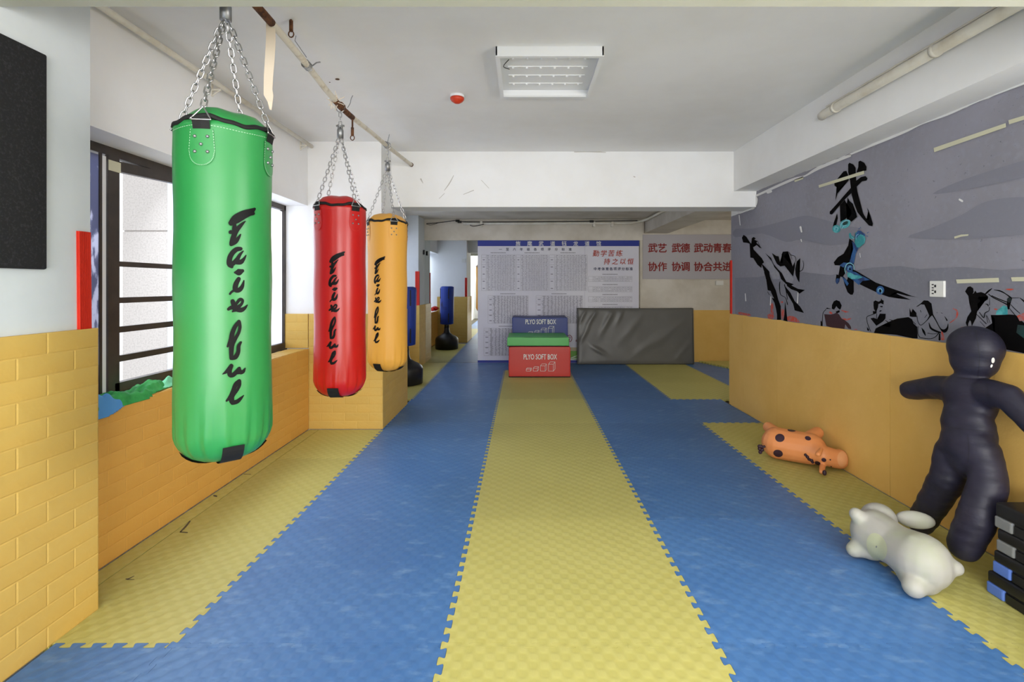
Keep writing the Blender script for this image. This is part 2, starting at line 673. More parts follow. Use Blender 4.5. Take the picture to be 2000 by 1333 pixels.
# ceiling beams
bm_r = struct('beam', bx((2.087, XR, -3.3, 5.05, 2.256, 2.66)), 'plaster')
bm_c = struct('beam', bx((-1.32, 2.5, 5.0, 5.29, 2.10, 2.66)), 'plaster')
struct('beam', bx((2.087, 2.5, 5.28, 8.75, 2.223, 2.5)), 'plaster_warm')
struct('beam', bx((XL, 2.1, 1.33, 1.69, 2.256, 2.66)), 'plaster_dim')
# mirror
mir = struct('window_3', bx((-1.69, 2.0, 8.632, 8.64, 0.0, 2.093)), 'mirror_glass')
mir.name = 'wall_mirror'
del mir['kind']
tag(mir, 'large frameless mirror sheet on the far wall behind the white chart board', 'mirror')

# scuffs and peeling lines on the cross beam, flakes along the mural edge
bm = bmesh.new()
fb = lambda a, b: at(a, b, 4.998)
for s in ([(868, 372, 1), (878, 358, 2), (886, 343, 1)], [(858, 388, 1), (868, 378, 1)], [(822, 350, 3), (826, 358, 1)], [(905, 380, 1), (925, 372, 1.5)], [(1122, 297, 1.5), (1150, 296, 3), (1183, 298, 1)],
          [(940, 352, .8), (955, 368, .8)], [(1238, 345, 2), (1240, 346, 2)]):
    ribbon(bm, s, fb)
mk('scuff', (190, 187, 182), 0.8)
obj('scuff_mark', bm, 'scuff', bm_c)
bm = bmesh.new()
fr = lambda a, b: (lambda Y: Vector((XR - 0.0075, Y, EYE - (b - 558) / F * Y)))((XR - 0.0075) * F / (a - 1022))
for pl in ([(1478, 380, 4), (1545, 350, 5), (1572, 342, 3), (1600, 326, 6), (1660, 302, 5)], [(1660, 300, 3), (1760, 258, 6), (1800, 240, 3), (1850, 222, 4), (1900, 200, 3), (1930, 185, 8), (2000, 160, 6)], [(1444, 412, 8), (1472, 402, 5), (1476, 388, 8), (1474, 382, 4)]):
    ribbon(bm, [(a, b + 2, c_) for a, b, c_ in pl], fr)
obj('paint_flake', bm, 'paint_flake', wr)
bm = bmesh.new()
for s in ([(1444, 421, 2), (1446, 440, 1.5)], [(1456, 574, 1.5), (1457, 588, 2)], [(1559, 572, 1.5), (1558, 592, 2)], [(1506, 580, 1.5), (1505, 596, 2)], [(1564, 444, 4), (1566, 453, 3)], [(1565, 468, 2), (1566, 472, 2)], [(1500, 376, 5), (1506, 374, 5)], [(1680, 495, 1), (1681, 503, 1)], [(1875, 390, 4), (1880, 393, 4)]):
    ribbon(bm, s, lambda a, b: fr(a, b) - Vector((0.002, 0, 0)))
obj('paint_chip', bm, 'paint_flake', wr)

# ------------------------------------------------------------------ windows on the left
XW = -2.19


def win_frame(y0, y1):
    return bx((XW - 0.04, XW, y0, y1, 2.009, 2.06), (XW - 0.05, XW + 0.01, y0, y1, 0.70, 0.745), (XW - 0.04, XW, y0, y0 + 0.04, 0.72, 2.05), (XW - 0.04, XW, y1 - 0.03, y1, 0.72, 2.05))


w1 = struct('window_1', win_frame(2.0, 4.655), 'frame_brown')
link('frosted_pane', to_me(bx((XW - 0.03, XW - 0.022, 3.45, 4.63, 0.78, 2.0))), 'frosted_glass', w1)
link('film_covered_pane', to_me(bx((XW - 0.016, XW - 0.010, 2.04, 2.612, 0.745, 2.0))), 'filmed_glass', w1)
link('white_jamb_strip', to_me(bx((XW - 0.012, XW - 0.004, 2.630, 2.652, 0.745, 2.0))), 'white_metal', w1)
link('stile', to_me(bx((XW - 0.012, XW - 0.004, 2.613, 2.628, 0.745, 2.01))), 'frame_brown', w1)
link('stile', to_me(bx((XW - 0.012, XW + 0.005, 2.656, 2.73, 0.745, 2.01))), 'frame_brown', w1)
link('stile', to_me(bx((XW - 0.04, XW + 0.005, 3.40, 3.46, 0.745, 2.01))), 'frame_brown', w1)
link('sash_rail', to_me(bx((XW - 0.035, XW + 0.005, 2.7, 4.63, 0.745, 0.795))), 'frame_brown', w1)
link('sill_track', to_me(bx((XW, XW + 0.05, 2.0, 4.64, 0.72, 0.728))), 'white_metal', w1)
bm = bx((XW - 0.03, XW + 0.005, 2.72, 3.45, -0.028, 0.028))
bmesh.ops.transform(bm, matrix=Matrix.Translation((0, 0, 1.965)) @ Matrix.Translation((0, 2.72, 0)) @ Matrix.Rotation(R(3.3), 4, 'X') @ Matrix.Translation((0, -2.72, 0)), verts=bm.verts)
obj('sash_rail', bm, 'frame_brown', w1)
bm = bx((XW + 0.006, XW + 0.008, 2.655, 2.735, 1.93, 1.985))
o = obj('tape_patch', bm, 'masking_tape', w1)
for z0, z1 in ((1.424, 1.452), (1.225, 1.256), (1.065, 1.098), (0.907, 0.941)):
    link('security_bar', to_me(bx((XW - 0.02, XW + 0.004, 2.725, 3.43, z0, z1))), 'frame_brown', w1)
w2 = struct('window_2', win_frame(5.75, 8.0), 'white_metal')
link('frosted_pane', to_me(bx((XW - 0.03, XW - 0.022, 5.78, 7.98, 0.74, 2.02))), 'frosted_glass', w2)
link('stile', to_me(bx((XW - 0.035, XW, 6.85, 6.9, 0.72, 2.02))), 'white_metal', w2)
# foam covered sill tops
bm = bmesh.new()
for a in range(40):
    y0 = 2.04 + a * (4.62 - 2.04) / 40
    y1 = 2.04 + (a + 1) * (4.62 - 2.04) / 40
    e = 0.008 * noise.noise(Vector((a * 0.6, 0, 0)))
    box(bm, XW + 0.05, XL + 0.012 + e, y0, y1, 0.72, 0.742 + e * 0.4)
obj('sill_foam', bm, 'foam_yellow', wl)
# neighbouring building seen through the open sash
ext = struct('exterior_wall', bx((-4.13, -3.66, 5.2, 9.0, -3, 1.875), (-4.13, -3.66, 5.2, 9, 1.89, 6.0), (-4.125, -3.665, 5.215, 9, 1.8, 1.9)), 'exterior_render')
link('corner_trim', to_me(bx((-3.66, -3.56, 5.19, 9.0, -3, 6))), 'exterior_trim', ext)

# ------------------------------------------------------------------ foam dado, brick by brick
BW, BH = 0.222, 0.0768


def brick_mesh(w_, h_, mat):
    bm = bx((-w_ / 2 + 0.0004, w_ / 2 - 0.0004, 0, 0.0015, -h_ / 2 + 0.0004, h_ / 2 - 0.0004))
    top = [v for v in bm.verts if v.co.y > 0.0007]
    for v in top:
        v.co.x -= math.copysign(0.005, v.co.x)
        v.co.z -= math.copysign(0.004, v.co.z)
    # the embossed tongue mark
    ang = [R(100 + k * 20) for k in range(5)]
    me = to_me(bm)
    me.materials.append(M[mat])
    return me


BRICK = {}


def foam_wall(parent, origin, u, nrm, length, height, mat, sheet_t=0.018, off=0, bricks=True, z0=0.0):
    """foam sheet with its embossed bricks; origin = foot corner of wall face, u = along, nrm = outward"""
    origin, u, nrm = Vector(origin), Vector(u), Vector(nrm)
    a = origin
    b = origin + u * length + nrm * sheet_t
    sheet = link('foam_sheet', to_me(bx((min(a.x, b.x), max(a.x, b.x), min(a.y, b.y), max(a.y, b.y), z0, height))), mat, parent)
    if not bricks:
        return sheet
    ang = math.atan2(u.y, u.x)
    nr = int(round((height - z0) / BH))
    bh = (height - z0) / nr
    for r_ in range(nr):
        x_ = -((r_ + off) % 2) * BW / 2
        while x_ < length - 0.01:
            s0, s1 = max(x_, 0.0), min(x_ + BW, length)
            x_ += BW
            if s1 - s0 < 0.008:
                continue
            key = (round(s1 - s0, 3), round(bh, 4), mat, nrm.dot(Vector((-u.y, u.x, 0))) > 0)
            if key not in BRICK:
                BRICK[key] = brick_mesh(s1 - s0, bh, mat)
            o = bpy.data.objects.new('foam_brick', BRICK[key])
            C.objects.link(o)
            o.parent = sheet
            c = origin + u * (s0 + s1) / 2 + nrm * sheet_t + Vector((0, 0, z0 + bh * (r_ + 0.5)))
            Rm = Matrix((( u.x, nrm.x, 0), (u.y, nrm.y, 0), (0, 0, 1))).to_4x4()
            o.matrix_local = Matrix.Translation(c) @ Rm
    return sheet


foam_wall(p_near, (-1.752, 2.058, 0), (0, -1, 0), (1, 0, 0), 1.35, 1.148, 'foam_yellow')
foam_wall(p_near, (-2.0, 2.04, 0), (1, 0, 0), (0, 1, 0), 0.25, 1.148, 'foam_yellow', bricks=False)
foam_wall(wl, (XL, 2.06, 0), (0, 1, 0), (1, 0, 0), 2.575, 0.738, 'foam_yellow_shaded')
foam_wall(wl, (XL, 5.64, 0), (0, 1, 0), (1, 0, 0), 2.48, 0.738, 'foam_yellow_shaded')
pil = [o for o in C.objects if o.name.startswith('wall_left')][1]
foam_wall(pil, (-1.972, 4.655, 0), (1, 0, 0), (0, -1, 0), 0.68, 1.06, 'foam_yellow')
foam_wall(pil, (-1.31, 4.637, 0), (0, 1, 0), (1, 0, 0), 0.985, 1.06, 'foam_yellow')
foam_wall(pil, (-1.99, 5.6, 0), (1, 0, 0), (0, 1, 0), 0.70, 1.06, 'foam_yellow')
foam_wall(p_far, (-1.99, 8.13, 0), (1, 0, 0), (0, -1, 0), 0.31, 1.00, 'foam_yellow')
foam_wall(p_far, (-1.69, 8.11, 0), (0, 1, 0), (1, 0, 0), 0.52, 1.00, 'foam_yellow')
# reveal beside the window above the sill, pale foam
foam_wall(pil, (-2.19, 4.655, 0), (1, 0, 0), (0, -1, 0), 0.21, 1.06, 'foam_yellow', z0=0.745)
# right wall: tall plain sheets with ragged top
ys = [-3.2, -2.44, -1.74, -1.04, -0.34, 0.36, 1.06, 1.756, 2.456, 3.156, 3.86, 4.56, 5.26, 5.62]
for a, b in zip(ys, ys[1:]):
    bm = bmesh.new()
    n = 14
    t = 0.014 + 0.003 * random.random()
    cols = []
    for k in range(n + 1):
        y_ = a + 0.001 + (b - a - 0.002) * k / n
        z_ = 1.008 + 0.008 * noise.noise(Vector((y_ * 5, 3, 0))) + 0.004 * noise.noise(Vector((y_ * 23, 3, 0)))
        cols.append([bm.verts.new((XR, y_, 0.002)), bm.verts.new((XR - t, y_, 0.002)), bm.verts.new((XR - t, y_, z_)), bm.verts.new((XR, y_, z_))])
    for c0, c1 in zip(cols, cols[1:]):
        for i in range(4):
            bm.faces.new((c0[i], c1[i], c1[(i + 1) % 4], c0[(i + 1) % 4]))
    bm.faces.new(cols[0])
    bm.faces.new(cols[-1][::-1])
    obj('foam_sheet', bm, 'foam_sheet_amber', wr)
foam_wall(wr, (XR - 0.012, 5.6, 0), (1, 0, 0), (0, 1, 0), 0.2, 1.005, 'foam_yellow', bricks=False)
foam_wall(wf2, (2.04, 8.72, 0), (1, 0, 0), (0, -1, 0), 4.8, 0.895, 'foam_sheet_amber', bricks=False)

# ------------------------------------------------------------------ floor of interlocking tiles
NT = 13
HT = 0.0125


def edge_profile():
    p = 1 / NT
    pts = []
    for k in range(NT):
        for t, h in ((0.0, -1), (0.20, -1), (0.27, -0.75), (0.17, 0.75), (0.24, 1), (0.76, 1), (0.83, 0.75), (0.73, -0.75), (0.80, -1)):
            pts.append(((k + t) * p, h * HT))
    return pts


EP = edge_profile()


def tile_bm():
    s = 0.9988
    out = []
    out += [(t - HT * 0, h) for t, h in EP]                     # front edge, y = h
    P = []
    for t, h in EP:
        P.append((t, h))
    for t, h in EP:
        P.append((1 + h, t))
    for t, h in reversed(EP):
        P.append((t, 1 + h))
    for t, h in reversed(EP):
        P.append((h, t))
    # make the four corners agree
    q = []
    for x_, y_ in P:
        q.append((x_, y_))
    n1 = len(EP)
    q[0] = (-HT, -HT)
    q[n1] = (1 - HT, -HT)
    q[2 * n1 + n1 - 1] = (-HT, 1 - HT)
    q.insert(2 * n1, (1 - HT, 1 - HT))
    q = q[:-1]
    bm = bmesh.new()
    top = [bm.verts.new(((x_ - 0.5) * s, (y_ - 0.5) * s, 0.0)) for x_, y_ in q]
    f = bm.faces.new(top)
    r_ = bmesh.ops.extrude_face_region(bm, geom=[f])
    vv = [g for g in r_['geom'] if isinstance(g, bmesh.types.BMVert)]
    for v_ in vv:
        v_.co.z = -0.024
    bmesh.ops.recalc_face_normals(bm, faces=bm.faces)
    return bm


T0 = tile_bm()
TILE = {}


def tile(cx, cy, color, x0=-9, x1=9, y0=-9, y1=9):
    lim = (round(max(x0 - cx, -0.6), 3), round(min(x1 - cx, 0.6), 3), round(max(y0 - cy, -0.6), 3), round(min(y1 - cy, 0.6), 3))
    if lim[1] - lim[0] < 0.05 or lim[3] - lim[2] < 0.05 or lim[1] < -0.45 or lim[0] > 0.45:
        return
    key = (lim, color)
    if key not in TILE:
        bm = T0.copy()
        for co, no, on in (((lim[0], 0, 0), (-1, 0, 0), lim[0] > -0.6), ((lim[1], 0, 0), (1, 0, 0), lim[1] < 0.6), ((0, lim[2], 0), (0, -1, 0), lim[2] > -0.6), ((0, lim[3], 0), (0, 1, 0), lim[3] < 0.6)):
            if on:
                bmesh.ops.bisect_plane(bm, geom=bm.verts[:] + bm.edges[:] + bm.faces[:], plane_co=co, plane_no=no, clear_outer=True)
                eds = [e for e in bm.edges if e.is_boundary]
                if eds:
                    bmesh.ops.holes_fill(bm, edges=eds, sides=0)
        me = to_me(bm)
        me.materials.append(M[color])
        TILE[key] = me
    o = bpy.data.objects.new('floor_tile', TILE[key])
    C.objects.link(o)
    o.location = (cx, cy, 0)
    o.parent = floor
    return o


B_, Y_ = 'mat_blue', 'mat_yellow'
for r_ in range(-3, 8):
    y0 = 0.85 + r_
    cy = y0 + 0.5
    for c_ in range(0, 10):
        x0 = -2.29 + c_
        cx = x0 + 0.5
        if c_ > 4 and y0 < 5.2:
            continue
        col = B_ if c_ in (1, 3, 5, 7, 9) else Y_
        if r_ <= 0 and c_ == 0:
            col = B_
        if c_ == 4 and r_ == 4:
            col = B_
        if r_ == 7 and c_ == 2:
            col = B_
        lo, hi, ylo, yhi = -9, 9, -9, 9
        if c_ == 0:
            if cy < 1.9:
                lo = -1.725
            elif cy < 4.8:
                # main tile stops short of the wall and a narrow offcut fills in
                lo = -1.868
                tile(cx, cy, Y_, -1.962, -1.874, 2.075 if r_ == 1 else -9, 4.62)
                if r_ == 1:
                    ylo = 1.84
                if r_ == 3:
                    yhi = 4.62
            elif cy < 5.6:
                continue
            else:
                lo = -1.96
                if r_ == 5:
                    ylo = 5.64
                if r_ == 7:
                    yhi = 8.09
        if c_ == 1 and r_ in (3, 4):
            pass
        if c_ == 4 and y0 < 5:
            hi = 2.29
        if c_ >= 5 or c_ == 4:
            if y0 > 5 and r_ == 7:
                yhi = 8.69
        if c_ < 4 and r_ == 7:
            yhi = 8.625
        if c_ == 9:
            hi = 6.85
        tile(cx, cy, col, lo, hi, ylo, yhi)
T0.free()
# tile between pillar and front rows, cut round the pillar
tile(-1.79, 5.35, Y_, -1.27, 9)
# knife cuts and gaps in the edge tiles
bm = bmesh.new()
ff = lambda a, b: (lambda Y: Vector(((a - 1022) / F * Y, Y, 0.0006)))(EYE * F / (b - 558))
for s in ([(371, 1019, 2.5), (362, 1030, 3.5), (352, 1040, 2)], [(352, 1040, 2), (366, 1041, 2)], [(262, 1126, 1), (252, 1131, 2), (246, 1132, 2)], [(248, 1133, 1.5), (262, 1133, 1)], [(418, 969, 3), (423, 970, 3)], [(476, 927, 1), (490, 927, 1)]):
    ribbon(bm, s, ff)
obj('tile_gap', bm, 'subfloor', floor)
# loose yellow offcut lying in the far right corner
bm = bmesh.new()
P = [(3.03, 8.66)]
a, b = Vector((3.03, 8.66)), Vector((3.36, 7.75))
u2 = (b - a).normalized()
n2 = Vector((-u2.y, u2.x))
k = 0
while k * 0.077 < (b - a).length:
    base = a + u2 * k * 0.077
    for t, h in ((0.2, 0), (0.17, 0.022), (0.6, 0.022), (0.57, 0)):
        q = base + u2 * t * 0.077 * 1.0 - n2 * (h)
        P.append((q.x, q.y))
    k += 1
P += [(4.6, 7.75), (4.6, 8.66)]
vs = [bm.verts.new((x_, y_, 0.0)) for x_, y_ in P]
f = bm.faces.new(vs)
g = bmesh.ops.extrude_face_region(bm, geom=[f])
for v_ in [q for q in g['geom'] if isinstance(q, bmesh.types.BMVert)]:
    v_.co.z += 0.024
o = obj('floor_mat_offcut', bm, 'mat_yellow')
tag(o, 'loose yellow puzzle mat piece lying over the blue tiles in the far right corner', 'mat')

# ------------------------------------------------------------------ punching bags


def bag_letters():
    A = [[(200, 290, 60), (260, 242, 95), (350, 190, 88), (430, 155, 68), (482, 118, 28)], [(400, 185, 40), (470, 175, 30)],
         [(370, 270, 8), (320, 318, 34), (262, 385, 50), (228, 460, 52), (205, 545, 50)], [(240, 290, 30), (238, 370, 50)], [(190, 405, 40), (235, 400, 30)],
         [(200, 555, 40), (250, 520, 50), (292, 470, 28), (314, 432, 10)],
         [(312, 612, 40), (262, 620, 48), (210, 668, 50), (180, 730, 52), (178, 800, 55), (205, 832, 36)],
         [(345, 640, 10), (305, 685, 30), (270, 745, 42), (215, 800, 45)], [(250, 778, 40), (312, 776, 50), (350, 742, 30), (380, 692, 8)],
         [(245, 905, 22), (290, 902, 68), (335, 885, 36)], [(290, 985, 42), (256, 1050, 52), (250, 1115, 52), (295, 1122, 48), (332, 1080, 38), (354, 1005, 10)],
         [(245, 1120, 28), (205, 1145, 22), (184, 1170, 22)],
         [(216, 1262, 44), (232, 1310, 50), (250, 1340, 50), (200, 1340, 40), (165, 1360, 30)],
         [(255, 1300, 26), (305, 1240, 32), (338, 1252, 26), (322, 1300, 28), (265, 1345, 45)],
         [(215, 1390, 14), (262, 1362, 50), (320, 1370, 48), (365, 1345, 30), (396, 1308, 8)]]
    Bq = [[(295, 238, 26), (250, 300, 40), (215, 380, 46), (195, 470, 46), (155, 552, 20)],
          [(300, 245, 26), (306, 310, 30), (290, 380, 32), (252, 450, 36), (208, 530, 50), (200, 620, 46), (198, 700, 34)],
          [(205, 700, 36), (252, 682, 46), (284, 620, 40), (290, 548, 36), (318, 500, 20)],
          [(95, 895, 8), (148, 858, 36), (200, 788, 36)], [(205, 792, 34), (180, 850, 44), (184, 905, 46), (222, 905, 44), (262, 868, 40), (298, 820, 28)],
          [(300, 826, 28), (308, 870, 44), (346, 862, 34), (370, 822, 8)], [(240, 890, 20), (300, 880, 24)],
          [(298, 972, 26), (255, 1022, 44), (226, 1090, 40), (195, 1170, 44), (142, 1226, 18)],
          [(304, 978, 26), (300, 1030, 32), (275, 1088, 28), (218, 1165, 36), (204, 1225, 52), (212, 1262, 24)],
          [(215, 1250, 44), (270, 1236, 42), (312, 1200, 30), (350, 1160, 8)]]
    return [[(x_, y_, w_ * 1.18 + 3) for x_, y_, w_ in s] for s in A] + [[(x_, y_ + 1269.6, w_ * 1.18 + 3) for x_, y_, w_ in s] for s in Bq]


def link_me():
    bm = bmesh.new()
    hl, wd, rr = 0.0172, 0.0083, 0.0026
    pts = []
    for k in range(7):
        a = PI * k / 6
        pts.append((wd * math.cos(a), 0, hl - wd + wd * math.sin(a)))
    for k in range(7):
        a = PI + PI * k / 6
        pts.append((wd * math.cos(a), 0, -(hl - wd) + wd * math.sin(a)))
    n = len(pts)
    rings = []
    for i in range(n):
        p = Vector(pts[i])
        t = (Vector(pts[(i + 1) % n]) - Vector(pts[i - 1])).normalized()
        u = Vector((0, 1, 0))
        v = t.cross(u)
        rings.append([bm.verts.new(p + (u * math.cos(2 * PI * k / 6) + v * math.sin(2 * PI * k / 6)) * rr) for k in range(6)])
    for i in range(n):
        a, b = rings[i], rings[(i + 1) % n]
        for k in range(6):
            bm.faces.new((a[k], a[(k + 1) % 6], b[(k + 1) % 6], b[k]))
    me = to_me(bm)
    for p in me.polygons:
        p.use_smooth = True
    me.materials.append(M['chrome'])
    return me


LINK = link_me()
GC = Vector((-1.073, 1.81))
GR = 0.1525


def chain(root, p0, p1, name='chain', step=0.0275):
    p0, p1 = Vector(p0), Vector(p1)
    ch = bpy.data.objects.new(name, None)
    C.objects.link(ch)
    ch.empty_display_size = 0.02
    ch.parent = root
    WORLD_OF[ch.name] = WORLD_OF[root.name]
    d = p1 - p0
    n = max(1, int(round(d.length / step)))
    z = d.normalized()
    x_ = z.cross(Vector((0, 1, 0.1))).normalized()
    y_ = z.cross(x_)
    base = Matrix((x_, y_, z)).transposed()
    for i in range(n):
        o = bpy.data.objects.new('chain_link', LINK)
        C.objects.link(o)
        o.parent = ch
        c = p0 + d * ((i + 0.5) / n) - Vector(root.location)
        o.matrix_local = Matrix.Translation(c) @ (base @ Matrix.Rotation(R(90 * (i % 2) + 20), 3, 'Z')).to_4x4() @ Matrix.Diagonal((1, 1, (d.length / n) / 0.0275, 1))
    return ch


def punching_bag(label, mat, cx, cy, rim, length, a0, text_a, swivel_z, swivel_xy, hang_z, stitch, rail=True):
    root = thing('punching_bag', label, 'punching bag', (cx, cy, rim - length), 'hanging punching bags')
    r = GR
    # body with puckered bottom
    prof = [(0.004, rim - length)]
    for k in range(1, 9):
        a = k / 8 * PI / 2
        prof.append((0.03 + (r - 0.03) * math.sin(a) ** 0.8, rim - length + 0.115 * (1 - math.cos(a))))
    for k in range(1, 13):
        zz = rim - length + 0.115 + (length - 0.115 - 0.02) * k / 12
        prof.append((r + 0.002 * math.sin(k * 1.3), zz))
    prof.append((r + 0.002, rim - 0.006))
    bm = bmesh.new()
    seg = 96
    lathe(bm, prof, seg, cx, cy)
    for v in bm.verts:
        h = v.co.z - (rim - length)
        th = math.atan2(v.co.y - cy, v.co.x - cx)
        amp = 0.0035 * max(0, 1 - abs(h - 0.09) / 0.11)
        d = amp * (math.sin(th * 17) + 0.7 * math.sin(th * 31 + 1))
        v.co.x += math.cos(th) * d
        v.co.y += math.sin(th) * d
    obj('bag_body', bm, mat, root, True)
    # cap and welt
    bm = bmesh.new()
    prof = [(r - 0.002, rim - 0.004), (r - 0.004, rim + 0.004), (r - 0.02, rim + 0.022), (r * 0.72, rim + 0.044), (r * 0.45, rim + 0.06), (r * 0.2, rim + 0.066), (0.004, rim + 0.068)]
    lathe(bm, prof, 64, cx, cy)
    for v in bm.verts:
        th = math.atan2(v.co.y - cy, v.co.x - cx)
        rr = math.hypot(v.co.x - cx, v.co.y - cy)
        v.co.z += 0.009 * math.cos(2 * (th - R(a0) + PI / 2) * 2) * (rr / r)
    obj('bag_top', bm, mat, root, True)
    bm = bmesh.new()
    rings = []
    for q in range(96):
        th = 2 * PI * q / 96
        dz = 0.009 * math.cos(4 * (th - R(a0) + PI / 2)) + 0.002 * math.sin(th * 13)
        rings.append([bm.verts.new((cx + (r + e) * math.cos(th), cy + (r + e) * math.sin(th), rim + h + dz)) for e, h in ((-0.002, -0.009), (0.0055, -0.006), (0.0035, 0.006), (-0.008, 0.010))])
    for q in range(96):
        a_, b_ = rings[q], rings[(q + 1) % 96]
        for k in range(4):
            bm.faces.new((a_[k], b_[k], b_[(k + 1) % 4], a_[(k + 1) % 4]))
    obj('black_welt', bm, 'webbing', root, True)
    cyl = lambda th, z, e=0.0028: Vector((cx + (r + e) * math.sin(th), cy - (r + e) * math.cos(th), z))
    # print
    bm = bmesh.new()
    tg = R(45.4)

    def fpr(a, b):
        d = ray(420 + a / 6.35, 390 + b / 6.348)
        A = d.x ** 2 + 1
        Bv = -2 * (d.x * GC.x + GC.y)
        Cv = GC.length_squared - GR ** 2
        t = (-Bv - math.sqrt(Bv * Bv - 4 * A * Cv)) / (2 * A)
        th = math.atan2(d.x * t - GC.x, -(t - GC.y))
        z = EYE + d.z * t - 1.873
        return cyl(th - tg + R(text_a), z + rim, 0.003)
    for s in bag_letters():
        ribbon(bm, s, fpr, 4)
    obj('brush_lettering', bm, 'print_black', root)
    # stitch line under the rim
    bm = bmesh.new()
    for q in range(110):
        t0 = 2 * PI * q / 110
        t1 = t0 + 2 * PI / 110 * 0.6
        vs = [bm.verts.new(cyl(t, rim - 0.028 + h + 0.004 * math.cos(4 * (t - R(a0))), 0.003)) for t, h in ((t0, 0), (t1, 0), (t1, 0.0014), (t0, 0.0014))]
        bm.faces.new(vs)
    obj('stitching', bm, stitch, root)
    # bottom webbing cross
    bm = bmesh.new()
    for ang in (R(text_a - 4), R(text_a - 94)):
        pr = []
        for k in range(-9, 10):
            a = abs(k) / 9 * PI / 2
            rad = (0.03 + (r - 0.03) * math.sin(a) ** 0.8) * (1 if k > 0 else -1) if k else 0.0
            hz = rim - length + 0.115 * (1 - math.cos(a))
            if abs(k) > (7 if ang > R(text_a - 50) else 5):
                continue
            pr.append((rad * 1.025, hz - 0.004))
        u = Vector((math.sin(ang), -math.cos(ang), 0))
        v_ = Vector((u.y, -u.x, 0))
        prev = None
        for rad, hz in pr:
            cur = [bm.verts.new(Vector((cx, cy, hz)) + u * rad + v_ * s * 0.033) for s in (-1, 1)]
            if prev:
                bm.faces.new((prev[0], cur[0], cur[1], prev[1]))
            prev = cur
    obj('bottom_strap', bm, 'webbing', root)
    sw = Vector((swivel_xy[0], swivel_xy[1], swivel_z))
    for q in range(4):
        a = R(a0 + 90 * q)
        # D-shaped patch
        bm = bmesh.new()
        rows = [(-0.041, 0.0), (-0.041, 0.0), (0, 0)]
        outl = [(-0.034, -0.035), (0.034, -0.035)] + [(0.040 * math.cos(t), -0.115 - 0.045 * math.sin(t)) for t in [PI * k / 12 for k in range(13)]]
        grid = []
        zs = [-0.036 - 0.010 * k for k in range(0, 13)]
        prev = None
        for zz in zs:
            if zz > -0.115:
                hw = 0.034 + 0.006 * (-0.036 - zz) / 0.08
            else:
                hw = 0.040 * math.sqrt(max(0.02, 1 - ((-0.115 - zz) / 0.045) ** 2))
            cur = [bm.verts.new(cyl(a + s * hw / r, rim + zz, 0.0042)) for s in (-1, -0.5, 0, 0.5, 1)]
            if prev:
                for k in range(4):
                    bm.faces.new((prev[k], cur[k], cur[k + 1], prev[k + 1]))
            prev = cur
        pt = obj('strap_patch', bm, mat, root, True)
        bm = bmesh.new()
        path = [(-0.034, -0.038)] + [(-0.034 - 0.005 * k / 4, -0.038 - 0.07 * k / 4) for k in range(1, 5)] + [(-0.037 * math.cos(PI * k / 12), -0.115 - 0.041 * math.sin(PI * k / 12)) for k in range(13)] + [(0.039 - 0.005 * k / 4, -0.108 + 0.07 * k / 4) for k in range(5)]
        dense = crom([(p[0], p[1], 0) for p in path], n=4)
        for k in range(0, len(dense) - 1, 2):
            (xa, za, _), (xb, zb, _) = dense[k], dense[k + 1]
            dx, dz = xb - xa, zb - za
            l = math.hypot(dx, dz) or 1
            nx, nz = -dz / l * 0.0007, dx / l * 0.0007
            bm.faces.new([bm.verts.new(cyl(a + (x2) / r, rim + z2, 0.0052)) for x2, z2 in ((xa - nx, za - nz), (xb - nx, zb - nz), (xb + nx, zb + nz), (xa + nx, za + nz))])
        obj('stitching', bm, stitch, pt)
        bm = bmesh.new()
        for du, dz in ((-0.019, -0.062), (0.019, -0.062), (0.0, -0.088), (-0.019, -0.112), (0.019, -0.112)):
            c = cyl(a + du / r, rim + dz, 0.0055)
            ellipsoid(bm, c, 0.0055, 0.0055, 0.0055, seg=10, rings=6)
        obj('rivet', bm, 'steel_dull', pt, True)
        bm = bmesh.new()
        prev = None
        for zz, e in ((-0.037, 0.005), (-0.02, 0.008), (-0.008, 0.012), (0.0, 0.012)):
            cur = [bm.verts.new(cyl(a + s * 0.026 / r, rim + zz, e)) for s in (-1, 0, 1)]
            if prev:
                for k in range(2):
                    bm.faces.new((prev[k], cur[k], cur[k + 1], prev[k + 1]))
            prev = cur
        obj('strap_loop', bm, 'webbing', pt)
        # triangle ring
        bl, br = cyl(a - 0.03 / r, rim - 0.008, 0.013), cyl(a + 0.03 / r, rim - 0.008, 0.013)
        mid = (bl + br) / 2
        tip = mid + (sw - mid).normalized() * 0.052
        bm = bmesh.new()
        tube(bm, [bl.lerp(br, 0.1), bl, bl.lerp(tip, 0.1), bl.lerp(tip, 0.9), tip, br.lerp(tip, 0.9), br.lerp(tip, 0.1), br, br.lerp(bl, 0.1), bl.lerp(br, 0.1)], 0.0028, 6, cap=False)
        obj('triangle_ring', bm, 'chrome', root, True)
        chain(root, tip, sw + Vector((0.012 * math.sin(a), -0.012 * math.cos(a), -0.035)))
    # swivel
    bm = bmesh.new()
    lathe(bm, [(0.013, -0.027), (0.0195, -0.027), (0.0195, 0.022), (0.017, 0.03), (0.006, 0.031), (0.006, 0.045)], 20, sw.x, sw.y)
    for v in bm.verts:
        v.co.z += sw.z
    s_ = obj('swivel', bm, 'steel_dull', root, True)
    bm = bmesh.new()
    tube(bm, [sw + Vector((-0.022, 0, 0.050)), sw + Vector((0.024, 0, 0.050))], 0.0035, 8)
    for e in (-0.024, 0.018):
        tube(bm, [sw + Vector((e, 0, 0.050)), sw + Vector((e + 0.007, 0, 0.050))], 0.0065, 6)
    for e in (-0.014, 0.010):
        box(bm, sw.x + e, sw.x + e + 0.004, sw.y - 0.007, sw.y + 0.007, sw.z + 0.03, sw.z + 0.058)
